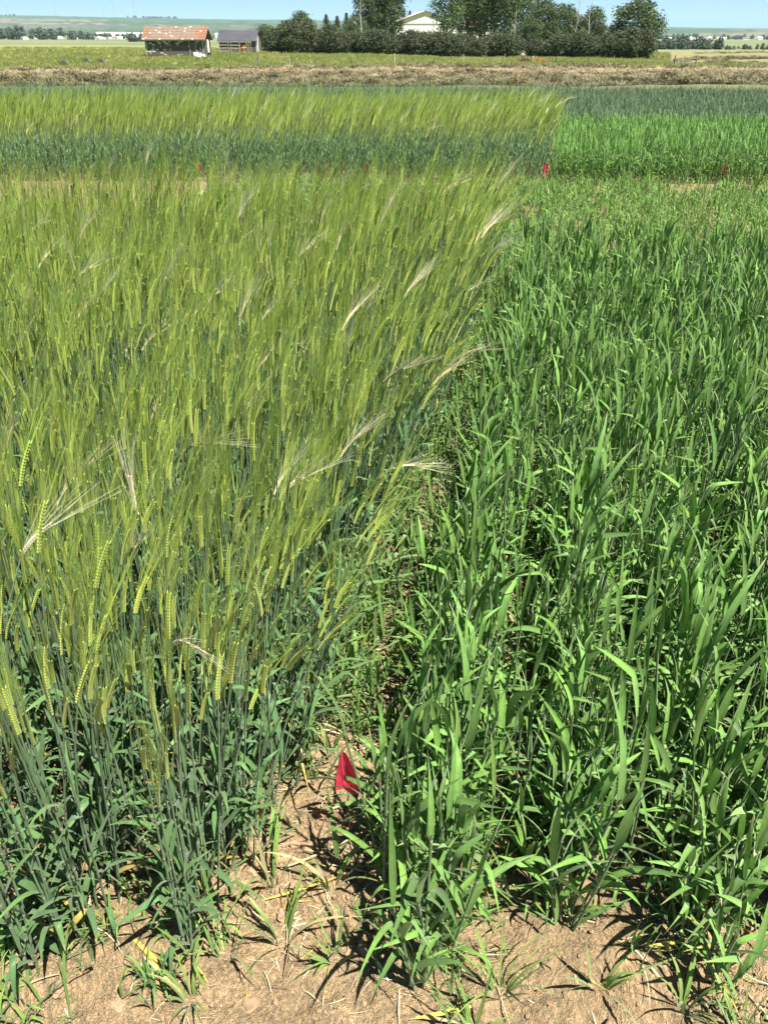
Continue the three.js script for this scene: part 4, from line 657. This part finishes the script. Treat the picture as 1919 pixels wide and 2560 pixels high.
for (const [kind, name, px, d, sx, sy, label, group] of [
  ['poplar', 'poplar_tree', 915, 162, 0.85, 0.92, 'dark columnar poplar, leftmost of the tall clump beside the white gable', 'columnar poplars'], ['poplar', 'poplar_tree', 938, 166, 0.9, 1.1, 'dark columnar poplar in the middle of the tall clump', 'columnar poplars'], ['poplar', 'poplar_tree', 962, 164, 0.9, 1.15, 'tall columnar poplar whose top leaves the picture left of the gable', 'columnar poplars'], ['poplar', 'poplar_tree', 985, 168, 0.8, 1.05, 'columnar poplar closest to the white gable', 'columnar poplars'],
  ['aspen', 'aspen_tree', 1118, 163, 0.82, 1.0, 'airy aspen covering the right slope of the white gable', 'aspens right of the house'], ['aspen', 'aspen_tree', 1165, 168, 0.9, 1.15, 'tall airy aspen, second to the right of the gable', 'aspens right of the house'], ['aspen', 'aspen_tree', 1212, 165, 0.95, 1.12, 'airy aspen in the middle of the tall group', 'aspens right of the house'], ['aspen', 'aspen_tree', 1258, 162, 0.9, 1.15, 'airy aspen with pale limbs showing', 'aspens right of the house'], ['aspen', 'aspen_tree', 1300, 166, 0.85, 1.02, 'sparse aspen at the right end of the tall group', 'aspens right of the house'], ['aspen', 'aspen_tree', 1188, 176, 0.9, 1.1, 'aspen standing behind the tall group', 'aspens right of the house'],
  ['round', 'broadleaf_tree', 1352, 156, 0.95, 1.25, 'dark round tree right of the aspens', 'round dark trees'], ['round', 'broadleaf_tree', 1402, 158, 0.95, 1.15, 'dark round tree, second right of the aspens', 'round dark trees'], ['round', 'broadleaf_tree', 1442, 160, 0.7, 0.88, 'low dark tree below the thin dead twigs', 'round dark trees'], ['round', 'broadleaf_tree', 1477, 156, 0.75, 1.08, 'dark tree with white dead limbs standing in it', 'round dark trees'],
  ['round', 'broadleaf_tree', 1586, 150, 1.32, 1.18, 'broad rounded tree at the right end of the hedge', 'round dark trees'], ['round', 'broadleaf_tree', 756, 160, 0.80, 0.92, 'yellow-green rounded tree rising behind the left shrubs', 'round dark trees'], ['round', 'broadleaf_tree', 890, 158, 0.7, 0.85, 'bushy tree at the left foot of the columnar poplars', 'round dark trees'], ['round', 'broadleaf_tree', 664, 158, 0.62, 0.62, 'dark bushy tree beside the white barn end', 'round dark trees'], ['round', 'broadleaf_tree', 1325, 150, 0.62, 0.85, 'low tree above the orange-roofed shelter', 'round dark trees'],
  ['spruce', 'spruce_tree', 817, 200, 1.0, 0.72, 'pointed spruce, left of three behind the shrubs', 'spruces'], ['spruce', 'spruce_tree', 844, 202, 1.05, 0.70, 'pointed spruce, middle of three behind the shrubs', 'spruces'], ['spruce', 'spruce_tree', 867, 205, 1.0, 0.76, 'pointed spruce, right of three behind the shrubs', 'spruces'], ['spruce', 'spruce_tree', 986, 240, 0.9, 0.78, 'small spruce peeping over the left eave of the white house', 'spruces'], ['spruce', 'spruce_tree', 1008, 235, 0.95, 0.96, 'spruce behind the left roof slope of the house', 'spruces'], ['spruce', 'spruce_tree', 1023, 238, 0.9, 0.96, 'spruce close right of another behind the roof slope', 'spruces'], ['spruce', 'spruce_tree', 1060, 240, 0.9, 0.98, 'spruce tip showing just above the gable peak', 'spruces'],
]) plantTree(kind, name, px, d, sx, sy, label, 'tree', group);
{ // the hedge: separate shrubs side by side
  let k = 0;
  for (let px = 694; px < 1640; px += rr(26, 36, rt)) {
    const tall = px < 930 ? 1.12 : px > 1500 ? 1.08 : 0.92, n = 0.78 + 0.42 * rt(); if (px > 1283 && px < 1318) continue;
    plantTree('shrub', 'shrub', px, rr(139, 145, rt), n * 0.95, tall * n * (px < 720 ? 0.8 : 1), px < 930 ? 'brown-green rounded shrub in the hedge below the spruces' : px < 1290 ? 'dark green shrub in the hedge before the white house and aspens' : 'dark shrub in the hedge before the round trees at the right', 'shrub', px < 930 ? 'hedge shrubs below the spruces' : px < 1290 ? 'hedge shrubs before the house' : 'hedge shrubs at the right'); k++;
  }
}
function deadTree(px, d, h, label, seed) { const [x, y, z] = at(px, d), r = rngOf(seed), g = thing('dead_tree', label, 'dead tree', [x, y, z], 0, 'dead bare trees'), t = new MB(); limbsInto(t, r, h, 0.13, 10, h * 0.22, dead, 0.35); part('trunk', t.geo(), M.matte, g); }
deadTree(903, 150, 9.2, 'bare grey dead tree in front of the columnar poplars', 71); deadTree(1437, 154, 9.4, 'thin dead twigs rising above the dark trees', 72); deadTree(1466, 151, 9.8, 'whitish dead limbs above the dark trees', 73); deadTree(1283, 158, 7.5, 'pale dead limbs before the right aspens', 74);
{ // rust-brown dry weeds round the leaning post
  for (const [px, c, label] of [[1314, [0.20, 0.11, 0.06], 'heap of dull reddish dry weeds left of the leaning post'], [1358, [0.46, 0.21, 0.07], 'heap of bright rust-orange dry weeds right of the leaning post']]) {
    const [x, y, z] = at(px, 110), mb = new MB(), r = rngOf(px); for (let k = 0; k < 700; k++) { const a = rr(0, 6.283, r), q = Math.sqrt(r()), b = V(Math.cos(a) * q * 1.1, (1 - q * q) * 0.5 * r(), Math.sin(a) * q * 0.8), L = rr(0.2, 0.5, r), e = b.clone().add(V(rr(-0.5, 0.5, r), rr(0.2, 0.9, r), rr(-0.5, 0.5, r)).multiplyScalar(L)); mb.ribbon([b, e], [V(1, 0, 0), V(1, 0, 0)], [0.05, 0.02], [shade(c, rr(0.6, 1.3, r)), shade(c, rr(0.7, 1.4, r))]); }
    const m = part(numbered('dry_weed_heap'), mb.geo(), M.dry, scene); m.position.set(x, y, z); tag(m, label, 'dry weeds');
  }
}
// ---------------------------------------------------------------- hay, pasture, far town
{
  const hay = [0, 1, 2].map((k) => { const r = rngOf(880 + k), mb = new MB(); for (let q = 0; q < 40; q++) { const a = rr(0, 6.283, r), e = rr(1.0, 1.7, r), L = rr(0.10, 0.28, r), b = V(rr(-0.38, 0.38, r), rr(0, 0.10, r), rr(-0.3, 0.3, r)), t = b.clone().add(V(Math.cos(a) * Math.sin(e), Math.abs(Math.cos(e)), Math.sin(a) * Math.sin(e)).multiplyScalar(L)); mb.ribbon([b, t], [V(-Math.sin(a), 0, Math.cos(a)), V(-Math.sin(a), 0, Math.cos(a))], [0.035, 0.02], [[1, 1, 1], [1, 1, 1]]); } return mb.geo(); });
  const rh = rngOf(97);
  const windrow = (name, label, f, n, w, hgt, cols) => { const L = hay.map((g) => [g, []]); for (let k = 0; k < n; k++) { const [px, d] = f(rh), off = rr(-1, 1, rh), [x, , z] = at(px, d + off * w), y = groundAt(x, z) + (1 - off * off) * hgt * rh() * (0.7 + 0.6 * n2(x * 0.3, z * 0.3)), c = mixc(cols[0], cols[1], clamp(rh() * 0.7 + 0.35 * n2(x * 0.4, z * 0.2))); L[Math.floor(rh() * 3)][1].push([placed(x, y, z, rr(-0.3, 0.3, rh), rr(0, 6.28, rh), rr(-0.3, 0.3, rh), rr(0.7, 1.3, rh)), tint(...shade(c, rr(0.75, 1.25, rh)))]); } scatterGroup(name, label, 'hay', L.map(([g, l]) => [g, l, 'hay_wisp']), M.dry); };
  const brown = [[0.10, 0.105, 0.04], [0.21, 0.168, 0.08]], tanc = [[0.31, 0.24, 0.138], [0.225, 0.185, 0.098]];
  windrow('hay_windrow', 'dark windrow of cut hay nearest to the crops', (r) => [rr(-300, 2200, r), 61 + 1.2 * Math.sin(r() * 6)], 9500, 5.0, 0.5, brown);
  windrow('hay_windrow', 'second windrow of cut hay behind the nearest one', (r) => [rr(-300, 2200, r), 74], 3600, 1.8, 0.28, brown);
  windrow('hay_windrow', 'thin windrow of cut hay along the green fence strip', (r) => [rr(-300, 2200, r), 89], 2600, 1.6, 0.35, brown);
  windrow('mown_stubble', 'tan mown stubble strewn with hay between the windrows', (r) => [rr(-300, 2200, r), rr(64, 92, r)], 12000, 1, 0.05, tanc);
  windrow('hay_windrow', 'curving windrow crossing the mown field at the far right', (r) => { const t = r(); return [lerp(1690, 2250, t), 128 + 45 * t + 9 * Math.sin(t * 5)]; }, 1400, 2.4, 0.4, brown);
  windrow('hay_windrow', 'upper windrow along the crest of the right field', (r) => { const t = r(); return [lerp(1740, 2250, t), 210 + 60 * t]; }, 900, 4, 0.5, brown);
  windrow('hay_windrow', 'lower windrow beside the gate in the right field', (r) => { const t = r(); return [lerp(1770, 2250, t), 113 + 8 * t]; }, 900, 2, 0.4, brown);
  const gr = [0, 1, 2].map((k) => { const r = rngOf(890 + k), mb = new MB(); for (let q = 0; q < 24; q++) { const a = rr(0, 6.283, r), e = rr(0.1, 0.8, r), L = rr(0.18, 0.42, r), b = V(rr(-0.35, 0.35, r), -0.03, rr(-0.35, 0.35, r)), t = b.clone().add(V(Math.cos(a) * Math.sin(e), Math.cos(e), Math.sin(a) * Math.sin(e)).multiplyScalar(L)); mb.ribbon([b, t], [V(-Math.sin(a), 0, Math.cos(a)), V(-Math.sin(a), 0, Math.cos(a))], [0.06, 0.02], [[1, 1, 1], [1, 1, 1]]); } return mb.geo(); });
  const L = gr.map((g) => [g, []]);
  for (let k = 0; k < 32000; k++) { const d = 94 / Math.sqrt(lerp(1, 0.16, rh())), px = rr(-250, 2100, rh); if (px > 1680 && d > 112) continue; const [x, y, z] = at(px, d), n = fbm(x * 0.06, z * 0.06, 3), t = rr(0.75, 1.25, rh), c = mixc([0.155, 0.205, 0.034], [0.275, 0.27, 0.07], clamp(0.3 + n * 1.1 + rr(-0.25, 0.25, rh))); L[k % 3][1].push([placed(x, y, z, 0, rr(0, 6.28, rh), 0, rr(0.4, 0.95, rh) * (1 + 0.3 * smooth(100, 170, d))), tint(...shade(c, t))]); }
  scatterGroup('pasture_grass', 'rough green pasture grass beyond the hay', 'grass', L.map(([g, l]) => [g, l, 'tuft']), M.foliage);
  for (const [px, d, label] of [[208, 112, 'grey-green sagebrush clump, left of two in the pasture'], [245, 108, 'grey-green sagebrush clump, right of two in the pasture'], [150, 103, 'pale dry weed clump near the hay at the left']]) { const [x, y, z] = at(px, d), mb = new MB(), r = rngOf(px); for (let q = 0; q < 260; q++) { const a = rr(0, 6.283, r), e = rr(0, 1.2, r), L2 = rr(0.25, 0.6, r), t = V(Math.cos(a) * Math.sin(e), Math.cos(e), Math.sin(a) * Math.sin(e)).multiplyScalar(L2); mb.ribbon([V(t.x * 0.5, 0, t.z * 0.5), t], [V(1, 0, 0), V(1, 0, 0)], [0.05, 0.04], [[0.22, 0.25, 0.17], [0.33, 0.35, 0.25]]); } const m = part(numbered('sagebrush'), mb.geo(), M.foliage, scene); m.position.set(x, y, z); m.scale.setScalar(1.2); tag(m, label, 'bush', 'clumps in the pasture'); }
  // far trees and houses, a few pixels each
  const ft = [0, 1, 2].map((k) => { const r = rngOf(770 + k), c = new MB(); crownInto(c, r, { seed: k, clumps: 26, per: 9, rx: 3.6, rz: 3.6, hy: 8, y0: 0, prof: (v) => 0.6 + 0.4 * Math.sin(Math.PI * v), c0: [0.035, 0.062, 0.028], c1: [0.075, 0.10, 0.042], cr: 1.5, leaf: 1.0, hollow: 0.2 }); return c.geo(); });
  const farTree = (px, d, s, label, group) => { const [x, y, z] = at(px, d), m = part(numbered('far_tree'), ft[Math.floor(rh() * 3)], M.foliage, scene); m.position.set(x, y - 1, z); m.scale.set(s * rr(0.8, 1.2, rh), s * rr(0.8, 1.15, rh), s); m.rotation.y = rr(0, 6, rh); tag(m, label, 'tree', group); };
  const houseGeo = (w, h, dz, wall, roof) => { const a = new MB(), b = new MB(); a.box(-w, -1, -dz, w, h, dz, wall); a.poly([[w, h, dz], [w, h, -dz], [w, h * 1.6, 0]], wall); a.poly([[-w, h, dz], [-w, h, -dz], [-w, h * 1.6, 0]], wall); for (const s of [-1, 1]) b.poly([[-w * 1.05, h * 1.62, 0], [w * 1.05, h * 1.62, 0], [w * 1.05, h * 0.95, s * dz * 1.1], [-w * 1.05, h * 0.95, s * dz * 1.1]], roof); return [a.geo(), b.geo()]; };
  const kinds = [houseGeo(5.5, 3.4, 4, [0.75, 0.75, 0.72], [0.72, 0.72, 0.70]), houseGeo(6, 3.2, 4.2, [0.70, 0.68, 0.62], [0.13, 0.13, 0.15]), houseGeo(5, 3.6, 4, [0.42, 0.38, 0.32], [0.22, 0.17, 0.14])];
  const farHouse = (px, d, s, k, label, group) => { const g = thing('far_house', label, 'house', at(px, d), rr(-0.7, 0.7, rh), group); g.scale.setScalar(s); part('wall', kinds[k][0], M.matte, g); part('roof', kinds[k][1], M.matte, g); };
  for (let k = 0; k < 130; k++) { const px = Math.pow(rh(), 1.6) * 560 - 20, d = lerp(1280, 1720, rh()) + (px > 240 ? 200 : 0); farTree(px, d, rr(0.8, 1.7, rh) * (px < 200 ? 1.15 : 0.75), 'far dark tree in the town left of the rusty-roofed shed', 'trees of the far town at the left'); }
  for (let k = 0; k < 22; k++) { const px = rh() * 360; farHouse(px, lerp(1240, 1420, rh()) + px * 0.5, rr(0.45, 0.85, rh), Math.floor(rh() * 3), 'tiny far house among trees in the town at the left', 'houses of the far town at the left'); }
  for (let k = 0; k < 14; k++) farTree(rr(325, 372, rh), rr(1050, 1150, rh), rr(0.6, 1.0, rh), 'far tree in the short row just left of the shed', 'row of far trees at the shed');
  for (const [px, w, d, label] of [[263, 34, 1900, 'long low white far building, left end of the industrial row'], [296, 40, 1950, 'large white far industrial building in the middle of the row'], [340, 48, 1850, 'long white far industrial building nearest to the shed'], [552, 24, 1850, 'white far building seen between the shed and the barn'], [600, 40, 2000, 'white far roof seen just above the barn ridge']]) { const g = thing('industrial_building', label, 'building', at(px, d), turnTo(px), 'white industrial buildings'); const s = d * 0.00044; const a = new MB(), b = new MB(); a.box(-w / 2 * s, -1, -8, w / 2 * s, 6.2, 8, [0.74, 0.74, 0.73]); b.poly([[-w / 2 * s - 0.5, 6.1, 8.4], [w / 2 * s + 0.5, 6.1, 8.4], [w / 2 * s + 0.5, 8.2, 0], [-w / 2 * s - 0.5, 8.2, 0]], [0.78, 0.78, 0.78]); b.poly([[-w / 2 * s - 0.5, 6.1, -8.4], [w / 2 * s + 0.5, 6.1, -8.4], [w / 2 * s + 0.5, 8.2, 0], [-w / 2 * s - 0.5, 8.2, 0]], [0.78, 0.78, 0.78]); part('wall', a.geo(), M.matte, g); part('roof', b.geo(), M.matte, g); }
  for (let k = 0; k < 62; k++) { const px = 1630 + Math.pow(rh(), 1.3) * 330; farTree(px, rr(2150, 2450, rh), rr(0.8, 1.5, rh), 'far dark tree along the distant town line at the right', 'trees of the far town at the right'); }
  for (let k = 0; k < 14; k++) farHouse(rr(1640, 1915, rh), rr(2100, 2200, rh), rr(0.6, 1.0, rh), k % 3 === 2 ? 1 : 0, 'tiny pale far house on the distant town line at the right', 'houses of the far town at the right');
  for (let k = 0; k < 70; k++) { const px = k < 48 ? rr(1642, 1800, rh) : rr(1790, 1960, rh); farTree(px, rr(560, 660, rh), (px < 1800 ? rr(0.45, 0.85, rh) : rr(0.3, 0.5, rh)), 'grey-green tree in the row behind the mown field at the right', 'tree row behind the right field'); }
  for (let k = 0; k < 40; k++) farTree(rr(365, 448, rh), rr(7400, 7500, rh), rr(1.3, 1.9, rh), 'tree of the dark shelterbelt on the far hilltop', 'hilltop shelterbelt trees');
  for (let k = 0; k < 14; k++) farTree(rr(-10, 55, rh), rr(7300, 7500, rh), rr(1.2, 1.8, rh), 'tree on the far hilltop at the left edge', 'hilltop trees at the left edge');
  for (let k = 0; k < 6; k++) farTree(rr(322, 352, rh), rr(7400, 7500, rh), rr(1.0, 2.0, rh), 'tree of the small group beside the tallest hilltop mast', 'trees by the hilltop mast');
  for (const [px, h, label] of [[34, 70, 'faint lattice mast on the hilltop, leftmost'], [152, 70, 'faint lattice mast on the hilltop, second from the left'], [268, 55, 'faint short mast on the hilltop above the white buildings'], [296, 100, 'lattice mast on the hilltop with a clear outline'], [346, 260, 'tallest thin mast rising out of the picture from the hilltop']]) { const [x, y, z] = at(px, 7300), mb = new MB(), wd = 5; for (const s of [-1, 1]) mb.tube([V(s * wd, -5, 0), V(s * 0.6, h, 0)], [0.55, 0.35], 5, [0.25, 0.26, 0.28]); for (let k = 0; k < 8; k++) { const t0 = k / 8, t1 = (k + 1) / 8, w0 = lerp(wd, 0.6, t0), w1 = lerp(wd, 0.6, t1); mb.tube([V((k % 2 ? 1 : -1) * w0, h * t0, 0), V((k % 2 ? -1 : 1) * w1, h * t1, 0)], [0.3, 0.3], 4, [0.25, 0.26, 0.28]); } const m = part(numbered('lattice_mast'), mb.geo(), M.matte, scene); m.position.set(x, y, z); tag(m, label, 'mast', 'hilltop masts'); }
}

renderer.render(scene, camera);
